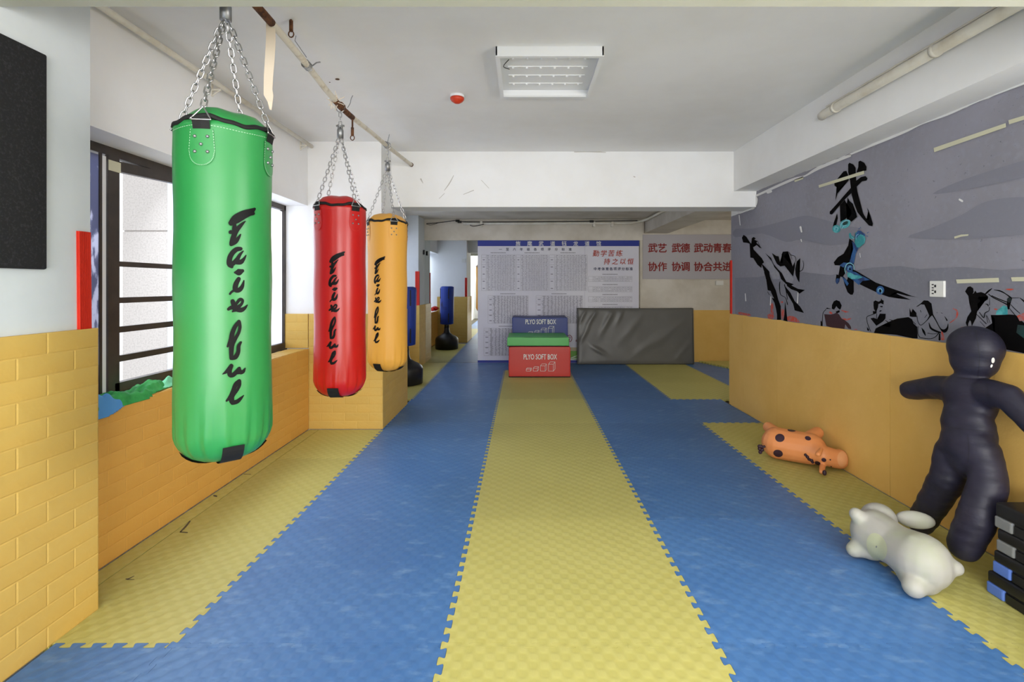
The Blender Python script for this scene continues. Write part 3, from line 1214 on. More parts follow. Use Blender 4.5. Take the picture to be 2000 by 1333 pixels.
    obj('shackle', bm, 'steel_dull', s_)
    top = Vector((swivel_xy[0], swivel_xy[1], hang_z))
    chain(root, sw + Vector((0, 0, 0.05)), top)
    return root


punching_bag('green vinyl punching bag with black brush lettering, nearest and largest of the three', 'vinyl_green', -1.073, 1.81, 1.873, 1.165, 6, 45.4, 2.300, (-1.068, 1.81), 2.475, 'stitch')
mk('stitch_red', (226, 90, 80), 0.7)
mk('stitch_yellow', (216, 150, 60), 0.7)
punching_bag('red vinyl punching bag with black brush lettering, hanging between the green and yellow ones', 'vinyl_red', -1.136, 3.13, 1.806, 1.165, -36, 7.3, 2.262, (-1.136, 3.13), 2.42, 'stitch_red')
punching_bag('yellow vinyl punching bag with black brush lettering, hanging in front of the pillar', 'vinyl_yellow', -1.087, 4.04, 1.828, 1.185, 33, -14, 2.268, (-1.087, 4.04), 2.43, 'stitch_yellow')

# ------------------------------------------------------------------ hanging rail and its fittings
rr = thing('ceiling_rail', 'off-white bent steel pipe rail under the ceiling that carries the punching bags', 'rail', (-1.1, 3.0, 2.47))
rp = crom([(-1.12, 0.3, 2.56), (-1.11, 1.4, 2.51), (-1.10, 2.04, 2.477), (-1.11, 2.5, 2.462), (-1.125, 2.95, 2.432), (-1.125, 3.25, 2.425), (-1.11, 3.7, 2.44), (-1.10, 4.13, 2.452), (-1.10, 4.95, 2.507)], n=6)
bm = tb(rp, 0.0165, 12)
obj('pipe', bm, 'rail_paint', rr, True)
bm = tb([(-1.10, 4.94, 2.507), (-1.10, 4.96, 2.509)], 0.02, 12)
obj('rusty_end', bm, 'rust', rr, True)
bm = tb([p for p in rp if 1.2 < p[1] < 2.26], 0.0178, 12)
obj('rusty_sleeve', bm, 'rust', rr, True)
bm = tb([p for p in rp if 2.98 < p[1] < 3.36], 0.0180, 12)
obj('rusty_sleeve', bm, 'rust', rr, True)
bm = bmesh.new()
prev = None
for k, (z_, w_, x_) in enumerate([(2.478, 0.018, -1.112), (2.40, 0.019, -1.112), (2.32, 0.019, -1.116), (2.24, 0.018, -1.122), (2.185, 0.017, -1.124), (2.16, 0.019, -1.122), (2.13, 0.009, -1.115), (2.095, 0.002, -1.113)]):
    cur = [bm.verts.new((x_ + s * w_, 2.22 + 0.004 * s, z_)) for s in (-1, 1)]
    if prev:
        bm.faces.new((prev[0], cur[0], cur[1], prev[1]))
    prev = cur
thicken(bm, 0.002, (0, 1, 0))
obj('peeled_tape', bm, 'peel_tape', rr)


def wire_wrap(c, ax, r, turns, wr_=0.0022):
    bm = bmesh.new()
    pts = []
    n = int(turns * 12)
    for k in range(n):
        a = 2 * PI * k / 12
        pts.append(Vector(c) + Vector((math.cos(a) * r, (k / n - 0.5) * ax, math.sin(a) * r)))
    tube(bm, pts, wr_, 5)
    return bm


obj('wire_tie', wire_wrap((-1.115, 2.60, 2.457), 0.05, 0.021, 4), 'steel_dull', rr)
bm = tb([(-1.10, 2.56, 2.48), (-1.145, 2.53, 2.55), (-1.14, 2.53, 2.575)], 0.002, 5)
tube(bm, [(-1.10, 2.62, 2.46), (-1.07, 2.61, 2.475), (-1.05, 2.61, 2.478)], 0.0035, 5)
obj('wire_tie', bm, 'steel_dull', rr)
obj('wire_tie', wire_wrap((-1.125, 3.12, 2.428), 0.05, 0.022, 3), 'rust', rr)
bm = bmesh.new()
for k in range(14):
    a = random.uniform(0, 2 * PI)
    c = Vector((-1.13 + random.uniform(-.03, .03), 3.03 + random.uniform(-.06, .06), 2.425))
    tube(bm, [c, c + Vector((math.cos(a) * 0.05, random.uniform(-.02, .02), math.sin(a) * 0.05))], 0.002, 4)
obj('frayed_rope', bm, 'peel_tape', rr)
bm = tb(crom([(-1.115, 3.2, 2.45), (-1.095, 3.19, 2.475), (-1.09, 3.19, 2.5), (-1.075, 3.18, 2.52)], n=3), 0.0025, 5)
obj('wire_tie', bm, 'steel_dull', rr)
obj('wire_tie', wire_wrap((-1.10, 4.04, 2.449), 0.05, 0.021, 3), 'steel_dull', rr)
bm = tb([(-1.09, 4.04, 2.46), (-1.07, 4.03, 2.53)], 0.003, 5)
obj('wire_tie', bm, 'steel_dull', rr)
# hook rings that carry the bags
for (x_, y_, z_) in ((-1.068, 1.81, 2.49), (-1.136, 3.13, 2.425), (-1.087, 4.04, 2.44)):
    bm = bmesh.new()
    tube(bm, [(x_ + 0.026 * math.cos(2 * PI * k / 16), y_, z_ + 0.028 * math.sin(2 * PI * k / 16)) for k in range(17)], 0.0035, 6)
    obj('hook_ring', bm, 'chrome', rr, True)
# expansion bolts
for label, x_, y_, zt, zb in (('rusty eye bolt in the ceiling with a wire down to the rail', -1.16, 2.52, 2.65, 2.56), ('thin rusty bolt hanging from the rail beside the red bag chain', -1.118, 3.30, 2.425, 2.27)):
    t = thing('eye_bolt', label, 'bolt', (x_, y_, zb))
    obj('rod', tb([(x_, y_, zt), (x_, y_, zb + 0.03)], 0.006, 8), 'rust', t)
    obj('sleeve', tb([(x_, y_, zb + 0.035), (x_, y_, zb + 0.085)], 0.010, 8), 'rust', t)
    bm = bmesh.new()
    tube(bm, [(x_ + 0.013 * math.cos(2 * PI * k / 12), y_, zb + 0.018 + 0.016 * math.sin(2 * PI * k / 12)) for k in range(13)], 0.003, 6)
    obj('eye', bm, 'rust', t, True)

# ------------------------------------------------------------------ pipes on wall and beams
t = thing('wall_pipe', 'slim cream pipe on brackets high on the left wall above the windows', 'pipe', (-1.93, 3.0, 2.59))
obj('pipe', tb([(-1.93, 1.4, 2.60), (-1.93, 4.6, 2.59)], 0.017, 12), 'pipe_white', t, True)
for y_ in (1.9, 3.22, 4.5):
    bm = bx((-1.99, -1.984, y_ - 0.01, y_ + 0.01, 2.53, 2.63), (-1.99, -1.93, y_ - 0.006, y_ + 0.006, 2.565, 2.575))
    tube(bm, [(-1.985, y_, 2.535), (-1.935, y_, 2.57)], 0.004, 6)
    obj('bracket', bm, 'pipe_white', t)
t = thing('beam_pipe', 'thick cream pipe clipped along the right ceiling beam', 'pipe', (2.04, 3.0, 2.5))
xp = 2.045
obj('pipe', tb([(xp, 0.3, 2.487), (xp, 3.42, 2.487), (xp + 0.01, 3.47, 2.487)], 0.03, 16), 'pipe_white', t, True)
obj('cable', tb([(xp - 0.005, 0.3, 2.526), (xp - 0.002, 3.4, 2.526)], 0.006, 6), 'pipe_white', t)
for y_ in (1.6, 2.5, 3.3):
    obj('clip', tb([(xp, y_ - 0.012, 2.487), (xp, y_ + 0.012, 2.487)], 0.034, 16), 'pipe_white', t, True)
t = thing('header_pipe', 'thin cream pipe with dark cables along the wall above the mirror and chart board', 'pipe', (0, 8.58, 2.38))
Y0 = 8.58
obj('pipe', tb([at(905, 437, Y0), at(1232, 436, Y0), at(1250, 433, Y0), Vector((2.06, 8.3, 2.42)), Vector((2.06, 5.4, 2.42))], 0.022, 10), 'pipe_white', t, True)
cab = crom([tuple(at(a, b, Y0 - 0.02)) for a, b in ((833, 437), (850, 436), (875, 433), (890, 431), (900, 433), (960, 434), (1150, 432.5), (1245, 431))], n=4)
obj('cable', tb(cab, 0.007, 6), 'black_plastic', t)
cab = crom([tuple(at(a, b, Y0 - 0.03)) for a, b in ((833, 438), (842, 440), (855, 436))], n=4)
obj('cable', tb(cab, 0.004, 5), 'black_plastic', t)
cab = crom([tuple(at(a, b, Y0 - 0.03)) for a, b in ((918, 440), (925, 442), (938, 440), (945, 438))], n=4)
obj('cable', tb(cab, 0.007, 6), 'black_plastic', t)
for a, b in ((894, 432), (898, 434), (1156, 433)):
    c = at(a, b, Y0 - 0.03)
    obj('cable_joint', bx((c.x - 0.035, c.x + 0.03, c.y - 0.02, c.y + 0.02, c.z - 0.016, c.z + 0.02)), 'black_plastic', t)
for a in (940, 1160, 1196):
    c = at(a, 440, Y0)
    obj('bracket', bx((c.x - 0.02, c.x + 0.02, c.y - 0.03, c.y + 0.03, c.z - 0.03, c.z + 0.06)), 'pipe_white', t)
# small cctv camera
c = at(839, 421, 8.4)
t = thing('security_camera', 'small white and black security camera under the ceiling beside the far pillar', 'camera', tuple(c))
bm = bmesh.new()
ellipsoid(bm, c + Vector((0, 0.06, 0.02)), 0.05, 0.05, 0.05)
obj('housing', bm, 'white_metal', t, True)
bm = bmesh.new()
ellipsoid(bm, c + Vector((0.0, 0.02, -0.01)), 0.024, 0.035, 0.026)
obj('lens', bm, 'black_plastic', t, True)
c = Vector((-1.685, 8.5, 1.885))
bm = rbox(c.x, c.x + 0.03, c.y - 0.03, c.y + 0.03, c.z - 0.045, c.z + 0.035, 0.01)
tag(obj('wall_hook', bm, 'black_plastic'), 'small black hook on the far left pillar beside the mirror', 'hook')

# ------------------------------------------------------------------ ceiling light and alarm
t = thing('ceiling_light', 'square white recessed ceiling light tray, switched off, cover missing', 'light', (0.147, 3.1, ZC))
x0, x1, y0, y1 = -0.153, 0.447, 2.80, 3.42
zb = 2.60
bm = bx((x0, x1, y0, y0 + 0.008, zb, ZC), (x0, x1, y1 - 0.008, y1, zb, ZC), (x0, x0 + 0.008, y0, y1, zb, ZC), (x1 - 0.008, x1, y0, y1, zb, ZC),
        (x0 - 0.002, x1 + 0.002, y0 - 0.002, y0 + 0.022, zb - 0.006, zb - 0.001), (x0 - 0.002, x1 + 0.002, y1 - 0.022, y1 + 0.002, zb - 0.006, zb - 0.001), (x0 - 0.002, x0 + 0.022, y0 + 0.022, y1 - 0.022, zb - 0.006, zb - 0.001), (x1 - 0.022, x1 + 0.002, y0 + 0.022, y1 - 0.022, zb - 0.006, zb - 0.001),
        (x0 + 0.02, x1 - 0.02, y0 + 0.02, y0 + 0.026, zb, zb + 0.02), (x0 + 0.02, x1 - 0.02, y1 - 0.026, y1 - 0.02, zb, zb + 0.02))
obj('frame', bm, 'white_metal', t)
obj('back_plate', bx((x0 + 0.008, x1 - 0.008, y0 + 0.008, y1 - 0.008, zb + 0.043, zb + 0.048)), 'white_metal', t)
for k in range(4):
    yy = y0 + 0.12 + k * 0.125
    s = obj('led_strip', bx((x0 + 0.06, x1 - 0.06, yy - 0.009, yy + 0.009, zb + 0.039, zb + 0.043)), 'white_metal', t)
    for q in range(6):
        bm = bmesh.new()
        ellipsoid(bm, (x0 + 0.09 + q * 0.084, yy, zb + 0.036), 0.008, 0.008, 0.006, seg=10, rings=6)
        obj('led_lens', bm, 'white_metal', s, True)
obj('wire', tb(crom([(x0 + 0.07, y0 + 0.12, zb + 0.03), (x0 + 0.035, y0 + 0.2, zb + 0.025), (x0 + 0.07, y0 + 0.25, zb + 0.03)], n=4), 0.0025, 5), 'black_plastic', t)
c = at(893, 188, 3.52)
t = thing('fire_alarm', 'small orange-red dome alarm on the ceiling left of the light tray', 'alarm', (c.x, c.y, ZC))
bm = bmesh.new()
lathe(bm, [(0.05, ZC), (0.05, ZC - 0.012), (0.042, ZC - 0.02)], 28, c.x, c.y)
obj('base', bm, 'white_metal', t, True)
bm = bmesh.new()
lathe(bm, [(0.048, ZC - 0.018), (0.048, ZC - 0.03), (0.04, ZC - 0.042), (0.02, ZC - 0.055), (0.012, ZC - 0.058)], 28, c.x, c.y)
obj('dome', bm, 'orange_alarm', t, True)
for label, a, b in (('rust stain spot on the ceiling beside the rail', 659, 155),):
    Yc = (ZC - 0.002 - EYE) * F / (558 - b)
    bm = bmesh.new()
    fc = lambda p, q: (lambda Y: Vector(((p - 1022) / F * Y, Y, ZC - 0.0015)))((ZC - 0.0015 - EYE) * F / (558 - q))
    polyf(bm, ellipse_pts(659, 155, 4.5, 1.8, 0.1), fc)
    polyf(bm, ellipse_pts(644, 161, 1.5, 0.8, 0.1), fc)
    ribbon(bm, [(1135, 297.2, 1), (1160, 298.5, 2), (1185, 299, 1)], fc)
    o = obj('stain', bm, 'rust', [q for q in C.objects if q.name.startswith('ceiling')][0])

# ------------------------------------------------------------------ near pillar: black panel, corner guards
o = obj('wall_panel', rbox(-1.75, -1.728, 0.75, 1.832, 1.379, 2.158, 0.006, 2), 'black_felt')
tag(o, 'large plain black felt covered panel fixed on the left pillar', 'panel')


def corner_strip(label, cx, cy, sx, sy, z0, z1, wid, off=0.0, tilt=0):
    """ribbed foam guard folded round a vertical corner; sx/sy = outward signs"""
    t = thing('corner_guard', label, 'corner guard', (cx, cy, z0), 'red foam corner guards')
    for leg in (0, 1):
        bm = bmesh.new()
        n = 5
        for k in range(n):
            a0, a1 = wid * k / n, wid * (k + 1) / n
            th = 0.012
            if leg == 0:   # on the face whose normal is x
                xs_ = sorted((cx, cx + sx * th))
                ys_ = sorted((cy - sy * (a0 + 0.0014), cy - sy * (a1 - 0.0014)))
            else:
                ys_ = sorted((cy, cy + sy * th))
                xs_ = sorted((cx - sx * (a0 + 0.0015), cx - sx * (a1 - 0.0015)))
            box(bm, xs_[0], xs_[1], ys_[0], ys_[1], z0, z1)
        if leg == 0:
            box(bm, *sorted((cx, cx + sx * 0.005)), *sorted((cy, cy - sy * wid)), z0, z1)
            box(bm, *sorted((cx, cx + sx * 0.012)), *sorted((cy, cy + sy * 0.012)), z0, z1)
        else:
            box(bm, *sorted((cx, cx - sx * wid)), *sorted((cy, cy + sy * 0.007)), z0, z1)
        for v in bm.verts:
            v.co.y += tilt * (z1 - v.co.z)
        obj('ribbed_side', bm, 'red_foam', t)


corner_strip('red ribbed foam strip on the nearest left pillar corner', -1.752, 2.018, 1, 1, 1.142, 1.535, 0.042, tilt=0.01)
corner_strip('red ribbed foam strip on the far edge of the pillar behind the yellow bag', -1.31, 5.6, 1, 1, 1.05, 1.50, 0.04)
corner_strip('red ribbed foam strip on the far pillar next to the mirror', -1.69, 8.13, 1, -1, 1.0, 1.55, 0.05)
corner_strip('thin red foam strip on the end corner of the mural wall', 2.31, 5.60, -1, 1, 1.0, 1.60, 0.03)

# ------------------------------------------------------------------ clothes on the sill
mk('cloth_teal_dark', (30, 120, 66), 0.8)


def cloth_patch(label, mat, pts, h, seed, cuts=60, name='cloth'):
    """crumpled cloth: closed outline on sill (x, y) raised by folds"""
    xs_ = [p[0] for p in pts]
    ys_ = [p[1] for p in pts]
    x0, x1, y0, y1 = min(xs_), max(xs_), min(ys_), max(ys_)

    def inside(px, py):
        c = False
        j = len(pts) - 1
        for i in range(len(pts)):
            if (pts[i][1] > py) != (pts[j][1] > py) and px < (pts[j][0] - pts[i][0]) * (py - pts[i][1]) / (pts[j][1] - pts[i][1]) + pts[i][0]:
                c = not c
            j = i
        return c

    def dist(px, py):
        best = 9
        for i in range(len(pts)):
            a, b = Vector(pts[i - 1]), Vector(pts[i])
            ab = b - a
            t = max(0, min(1, (Vector((px, py)) - a).dot(ab) / ab.length_squared))
            best = min(best, (Vector((px, py)) - a - ab * t).length)
        return best
    bm = bmesh.new()
    grid = {}
    nx, ny = cuts, cuts * 2
    for i in range(nx + 1):
        for j in range(ny + 1):
            px, py = x0 + (x1 - x0) * i / nx, y0 + (y1 - y0) * j / ny
            if inside(px, py):
                d = dist(px, py)
                nz = noise.noise(Vector((px * 14 + seed, py * 9, seed))) + 0.5 * noise.noise(Vector((px * 40, py * 26 + seed, 1)))
                z = 0.748 + min(1, d / 0.03) * h * (0.55 + 0.75 * nz)
                if px > XL + 0.012:      # hangs a little over the front edge
                    z -= (px - XL - 0.012) * 1.6
                grid[i, j] = bm.verts.new((px, py, max(z, 0.746) if px < XL + 0.02 else z))
    for (i, j), v in grid.items():
        if (i + 1, j) in grid and (i, j + 1) in grid and (i + 1, j + 1) in grid:
            bm.faces.new((v, grid[i + 1, j], grid[i + 1, j + 1], grid[i, j + 1]))
    thicken(bm, 0.003, (0, 0, -1))
    o = obj(name, bm, mat, None, True)
    tag(o, label, 'clothing')


cloth_patch('crumpled green sports shirt lying on the window sill', 'cloth_green', [(-2.13, 2.2), (-1.965, 2.2), (-1.962, 2.45), (-1.965, 2.66), (-2.0, 2.86), (-2.10, 2.9), (-2.15, 2.6)], 0.048, 3.0, name='shirt')
cloth_patch('folded mint green cloth strip lying on the sill right of the green shirt', 'cloth_mint', [(-2.10, 2.84), (-2.0, 2.80), (-1.985, 2.98), (-2.03, 3.12), (-2.12, 3.1)], 0.05, 8.0, 44, name='folded_cloth')
cloth_patch('crumpled light blue cloth on the sill corner beside the nearest pillar', 'cloth_blue', [(-2.02, 2.22), (-1.95, 2.22), (-1.952, 2.40), (-1.97, 2.52), (-2.03, 2.42)], 0.07, 5.0, 44, name='blue_cloth')

# red gloves on the back sill
t = thing('boxing_glove', 'red boxing glove on the far window sill, seen in the mirror', 'glove', (-1.97, 5.85, 0.745))
bm = bmesh.new()
ellipsoid(bm, (-2.0, 5.85, 0.80), 0.075, 0.09, 0.055)
ellipsoid(bm, (-1.95, 5.80, 0.80), 0.03, 0.05, 0.03)
obj('mitt', bm, 'red_plastic', t, True)
obj('cuff', tb([(-2.02, 5.93, 0.795), (-2.03, 6.0, 0.79)], 0.045, 14), 'red_plastic', t, True)

# ------------------------------------------------------------------ freestanding punch dummy
cx, cy = -1.59, 6.78
t = thing('freestanding_bag', 'blue padded freestanding punch bag on a black base behind the left pillar', 'punching bag', (cx, cy, 0))
bm = bmesh.new()
lathe(bm, [(0.20, 0.0), (0.235, 0.01), (0.238, 0.2), (0.225, 0.235), (0.19, 0.265), (0.12, 0.30), (0.07, 0.34), (0.055, 0.40), (0.055, 0.46)], 40, cx, cy)
obj('base', bm, 'black_plastic', t, True)
obj('neck', tb([(cx, cy, 0.44), (cx, cy, 0.56)], 0.05, 16), 'black_plastic', t, True)
bm = bmesh.new()
lathe(bm, [(0.10, 0.515), (0.138, 0.525), (0.142, 0.8), (0.146, 1.25), (0.138, 1.29), (0.10, 1.305)], 48, cx, cy)
for v in bm.verts:
    th = math.atan2(v.co.y - cy, v.co.x - cx)
    s = 1 - 0.05 * max(0, math.cos(th * 6)) ** 12
    v.co.x = cx + (v.co.x - cx) * s + 0.012 * (v.co.z - 0.5)
    v.co.y = cy + (v.co.y - cy) * s
obj('pad', bm, 'blue_pad', t, True)
bm = bmesh.new()
for th in (R(70), R(150), R(230), R(310)):
    for z0, z1 in ((0.56, 0.75), (1.05, 1.26)):
        c = Vector((cx + 0.143 * math.cos(th) + 0.006, cy + 0.143 * math.sin(th), 0))
        box(bm, c.x - 0.008, c.x + 0.008, c.y - 0.008, c.y + 0.008, z0, z1)
obj('slot', bm, 'black_plastic', t)
bm = bmesh.new()
fq = lambda a, b: Vector((cx + 0.006 + 0.151 * math.sin(a), cy + 0.151 * math.cos(a), b))
for k in range(3):
    a = -0.75 + k * 0.14
    ribbon(bm, [(a, 0.90 + 0.0, 0.05), (a - 0.12, 0.94 + 0.02 * k, 0.05)], fq, 3)
for k in range(3):
    cxa = -0.62 + k * 0.3
    ribbon(bm, [(cxa + 0.11 * math.cos(R(q)), 0.855 + 0.02 * math.sin(R(q)), 0.012) for q in (40, 100, 180, 260, 320)], fq, 3)
obj('printed_mark', bm, 'ink_navy', t)

# ------------------------------------------------------------------ chart board
YB = 8.60
t = thing('chart_board', 'tall white printed chart board with a blue title band standing against the mirror', 'board', (0.6, YB, 0))
bxs = [-0.777, 0.131, 1.049, 1.973]
for a, b in zip(bxs, bxs[1:]):
    p = obj('board_panel', bx((a + 0.0012, b - 0.0012, YB, YB + 0.02, 0.0, 2.089)), 'board_white', t)
obj('backing', bx((-0.77, 1.966, YB + 0.015, YB + 0.024, 0.0, 2.08)), 'board_white', t)
YP = YB - 0.002
fp = lambda a, b: at(a, b, YP)
z_ = lambda py: EYE - (py - 558) / F * YP
xx = lambda px: (px - 1022) / F * YP
obj('title_band', bx((xx(933), xx(1248.5), YP - 0.001, YB, z_(481), z_(470))), 'board_blue', t)
obj('bottom_band', bx((xx(933), xx(1248.5), YP - 0.001, YB, 0.003, z_(704.2))), 'board_blue', t)
chars = '旌麾武道钰龙道馆'
for k, ch_ in enumerate(chars):
    text_front('title_character', ch_, xx(1012 + k * 22.45), YP - 0.003, z_(476), 0.088, 'print_white', t, weight=0.0009)
for k, ch_ in enumerate('一至六年级各项评分标准'):
    text_front('heading_character', ch_, xx(977.5 + k * 13.6), YP - 0.001, z_(487.3), 0.055, 'ink_navy', t, weight=0.001)
for k, ch_ in enumerate('勤学苦练'):
    text_front('motto_character', ch_, xx(1164 + k * 15.2), YP - 0.001, z_(495), 0.115, 'ink_red', t, weight=0.0015, shear=0.15)
for k, ch_ in enumerate('持之以恒'):
    text_front('motto_character', ch_, xx(1185.5 + k * 15.4), YP - 0.001, z_(511), 0.11, 'ink_red', t, weight=0.0015, shear=0.15)
for k, ch_ in enumerate('中考体育各项评分标准'):
    text_front('heading_character', ch_, xx(1162.5 + k * 7.8), YP - 0.001, z_(525.5), 0.058, 'ink_navy', t, weight=0.001)


mk('ink_figure', (146, 144, 156), 0.6)


def table(px0, px1, py0, py1, rows, colx, headx=True, dens=1.0, titles=None, small=False):
    bm = bmesh.new()
    lw = 0.0016

    def hline(y_, a=px0, b=px1):
        zz = z_(y_)
        box(bm, xx(a), xx(b), YP, YB, zz - lw, zz + lw)

    def vline(x_, a=py0, b=py1):
        box(bm, xx(x_) - lw, xx(x_) + lw, YP, YB, z_(b), z_(a))
    rh = (py1 - py0) / rows
    for k in range(rows + 1):
        if k in (0, rows, 2) or k % 1 == 0:
            hline(py0 + k * rh, px0 if k in (0, 2, 5, 7, int(rows * .7), rows) else px0 + (px1 - px0) * 0.13)
    for c_ in colx:
        vline(px0 + (px1 - px0) * c_)
    g = obj('table_grid', bm, 'ink_line', t)
    # the figures, too small to read: one short dash per entry
    bm = bmesh.new()
    n = 0
    cc_ = sorted(set(list(colx)))
    for k in range(rows):
        for a, b in zip(cc_, cc_[1:]):
            if a == 0:
                if k % 5 == 3:
                    ca, cb = px0 + (px1 - px0) * 0.035, px0 + (px1 - px0) * 0.095
                    zz = z_(py0 + (k + 0.5) * rh)
                    box(bm, xx(ca), xx(cb), YP, YB, zz - 0.008, zz + 0.008)
                continue
            if random.random() > dens:
                continue
            wdt = (b - a) * (px1 - px0)
            m = px0 + (px1 - px0) * (a + b) / 2 + random.uniform(-.1, .1) * wdt
            hw = wdt * random.uniform(0.14, 0.3)
            zz = z_(py0 + (k + 0.5) * rh)
            hh = 0.0042 if not small else 0.0045
            box(bm, xx(m - hw), xx(m + hw), YP - 0.0005, YB, zz - hh, zz + hh)
            n += 1
    o = obj('table_figures', bm, 'ink_figure', t)
    o['kind'] = 'stuff'
    # caption
    m = (px0 + px1) / 2
    bm = bmesh.new()
    for k in range(11):
        box(bm, xx(m - 15 + k * 2.7), xx(m - 15 + k * 2.7 + 1.7), YP, YB, z_(py0 - 3), z_(py0 - 4.6))
    o = obj('table_caption', bm, 'ink_grey', t)
    o['kind'] = 'stuff'


cl = [0, .135, .26, .36, .45, .53, .6, .67, .74, .81, .9, 1]
table(940.5, 1006.5, 498, 568, 25, cl)
table(1008.5, 1071, 498, 568, 25, cl)
table(1073, 1147, 498, 568, 25, cl)
cl2 = [0, .11, .22, .3, .38, .45, .52, .58, .64, .7, .77, .84, .92, 1]
table(953, 1032, 578, 632, 26, cl2, dens=1, small=True)
table(1047, 1138, 578, 632, 26, cl2, dens=1, small=True)
table(945, 1034, 641.5, 695, 26, cl2, small=True)
cl3 = [0, .1] + [.1 + .06 * k for k in range(1, 15)] + [1]
for y0 in (540, 560, 579.5, 599):
    table(1149.5, 1234.5, y0, y0 + 10.5, 3, cl3, dens=.9)
# red seal, grass strip at the bottom right
bm = bmesh.new()
ribbon(bm, [(1108, 658, 1.2), (1113, 655, 1.2), (1117, 660, 1.2), (1115, 667, 1.2), (1110, 667, 1), (1110, 660, 1), (1114, 659, 1), (1112, 664, 1)], fp)
ribbon(bm, [(1125, 664, 1), (1128, 668, 1), (1124, 666, 1)], fp)
ribbon(bm, [(1108, 661, 1), (1113, 666, 1)], fp)
obj('red_scribble', bm, 'ink_crimson', t)
obj('grass_print', bx((xx(1110), xx(1248), YP, YB, z_(703), z_(686))), 'grass_green', t)
obj('beige_print', bx((xx(1110), xx(1248), YP, YB, z_(686), z_(679))), 'beige_print', t)
bm = bmesh.new()
ribbon(bm, [(1112, 701, 1), (1120, 698, 1.6), (1130, 694, 1)], lambda a, b: at(a, b, YP - 0.001))
ribbon(bm, [(1112, 703, 1), (1122, 701, 1.6), (1135, 700, 1)], lambda a, b: at(a, b, YP - 0.001))
obj('white_swirl', bm, 'print_white', t)

# banner with crimson slogan
YN = 8.705
t = thing('slogan_banner', 'pale grey banner with two lines of crimson characters on the far right wall', 'banner', (3.0, YN, 1.45))
zb0, zb1 = EYE - (545.5 - 558) / F * YN, EYE - (458.5 - 558) / F * YN
obj('sheet', bx(((1255.5 - 1022) / F * YN, (1500 - 1022) / F * YN, YN, 8.72, zb0, zb1)), 'banner_grey', t)
rows = (('武艺武德武动青春', 484.5), ('协作协调协合共进', 521))
pxs = [1275, 1293.5, 1321, 1338.5, 1364.5, 1383, 1401.5, 1420]
for s, py in rows:
    for ch_, px in zip(s, pxs):
        c = at(px, py, YN - 0.002)
        text_front('slogan_character', ch_, c.x, YN - 0.002, c.z, 0.168, 'ink_crimson', t, weight=0.004)
c = at(1405, 552, 8.71)
o = obj('wall_switch', rbox(c.x - 0.06, c.x + 0.07, 8.705, 8.72, c.z - 0.05, c.z + 0.03, 0.004), 'switch_white')
tag(o, 'white socket plate under the slogan banner on the far right wall', 'socket')
o = obj('light_switch', rbox(-1.42, -1.33, 5.6, 5.612, 1.85, 1.94, 0.004), 'switch_white')
tag(o, 'white switch plate on the back of the pillar, seen only in the mirror', 'switch')

# ------------------------------------------------------------------ plyo boxes and crash mat


def cuboid_icons(root, cx, y, cz, s, mat='print_white'):
    f = lambda a, b: Vector((cx + a * s, y, cz + b * s))
    o = bmesh.new()
    for (x0, w_, h_, d_) in ((-0.55, 0.16, 0.075, 0.045), (-0.29, 0.155, 0.11, 0.06), (-0.02, 0.175, 0.20, 0.07), (0.28, 0.18, 0.26, 0.085)):
        dx = d_ * 0.75
        segs = [((x0, 0), (x0 + w_, 0)), ((x0 + w_, 0), (x0 + w_, h_)), ((x0 + w_, h_), (x0, h_)), ((x0, h_), (x0, 0)), ((x0, h_), (x0 + dx, h_ + d_)), ((x0 + dx, h_ + d_), (x0 + w_ + dx, h_ + d_)),
                ((x0 + w_ + dx, h_ + d_), (x0 + w_, h_)), ((x0 + w_ + dx, h_ + d_), (x0 + w_ + dx, d_)), ((x0 + w_ + dx, d_), (x0 + w_, 0))]
        for a, b in segs:
            ribbon(o, [(a[0], a[1], 0.013), (b[0], b[1], 0.013)], f, 1)
    return obj('cuboid_icons', o, mat, root)


def soft_box(label, mat, x0, x1, y0, y1, z0, z1, seed, text=True):
    t = thing('plyo_box', label, 'plyo box', ((x0 + x1) / 2, (y0 + y1) / 2, z0), 'soft plyo boxes')
    bm = rbox(x0, x1, y0, y1, z0 + 0.003, z1, 0.018, 3, 5, 0.010, 3.5, seed)
    for v in bm.verts:
        if v.co.y < y0 + 0.012:
            v.co.y = y0 + 0.012 - (y0 + 0.012 - v.co.y) * 0.25
    obj('cover', bm, mat, t, True)
    if text:
        cx_ = (x0 + x1) / 2
        zt = z1 - 0.12 if z1 - z0 > 0.3 else (z0 + z1) / 2
        text_front('lettering', 'PLYO SOFT BOX', cx_ + 0.01, y0 - 0.004, text[0], 0.106, 'print_white', t, weight=0.0016, fit=text[1])
        cuboid_icons(t, cx_ + 0.02, y0 - 0.004, text[2], text[3])
    bm = bx((x0 - 0.004, x0 + 0.02, y0 + 0.01, y1 - 0.01, z0 + 0.002, z0 + 0.012), (x1 - 0.02, x1 + 0.004, y0 + 0.01, y1 - 0.01, z0 + 0.002, z0 + 0.012), (x0 + 0.0, x1, y0 - 0.003, y0 + 0.02, z0 + 0.002, z0 + 0.012))
    obj('seam_strip', bm, 'webbing', t)
    return t


zf = lambda py, Y: EYE - (py - 558) / F * Y
soft_box('red soft plyo box with white lettering at the bottom of the front stack', 'box_red', -0.206, 0.675, 7.245, 7.95, 0.0, 0.438, 1, (zf(697.5, 7.24), 0.478, zf(725.5, 7.24), 0.385))
soft_box('thin green soft plyo box on top of the red one', 'box_green', -0.228, 0.655, 7.235, 7.95, 0.444, 0.574, 5, None)
soft_box('blue soft plyo box with white lettering standing behind the green and red ones', 'box_blue', -0.172, 0.705, 7.98, 8.56, 0.0, 0.812, 9, (zf(629, 7.97), 0.482, zf(654, 7.97), 0.38))

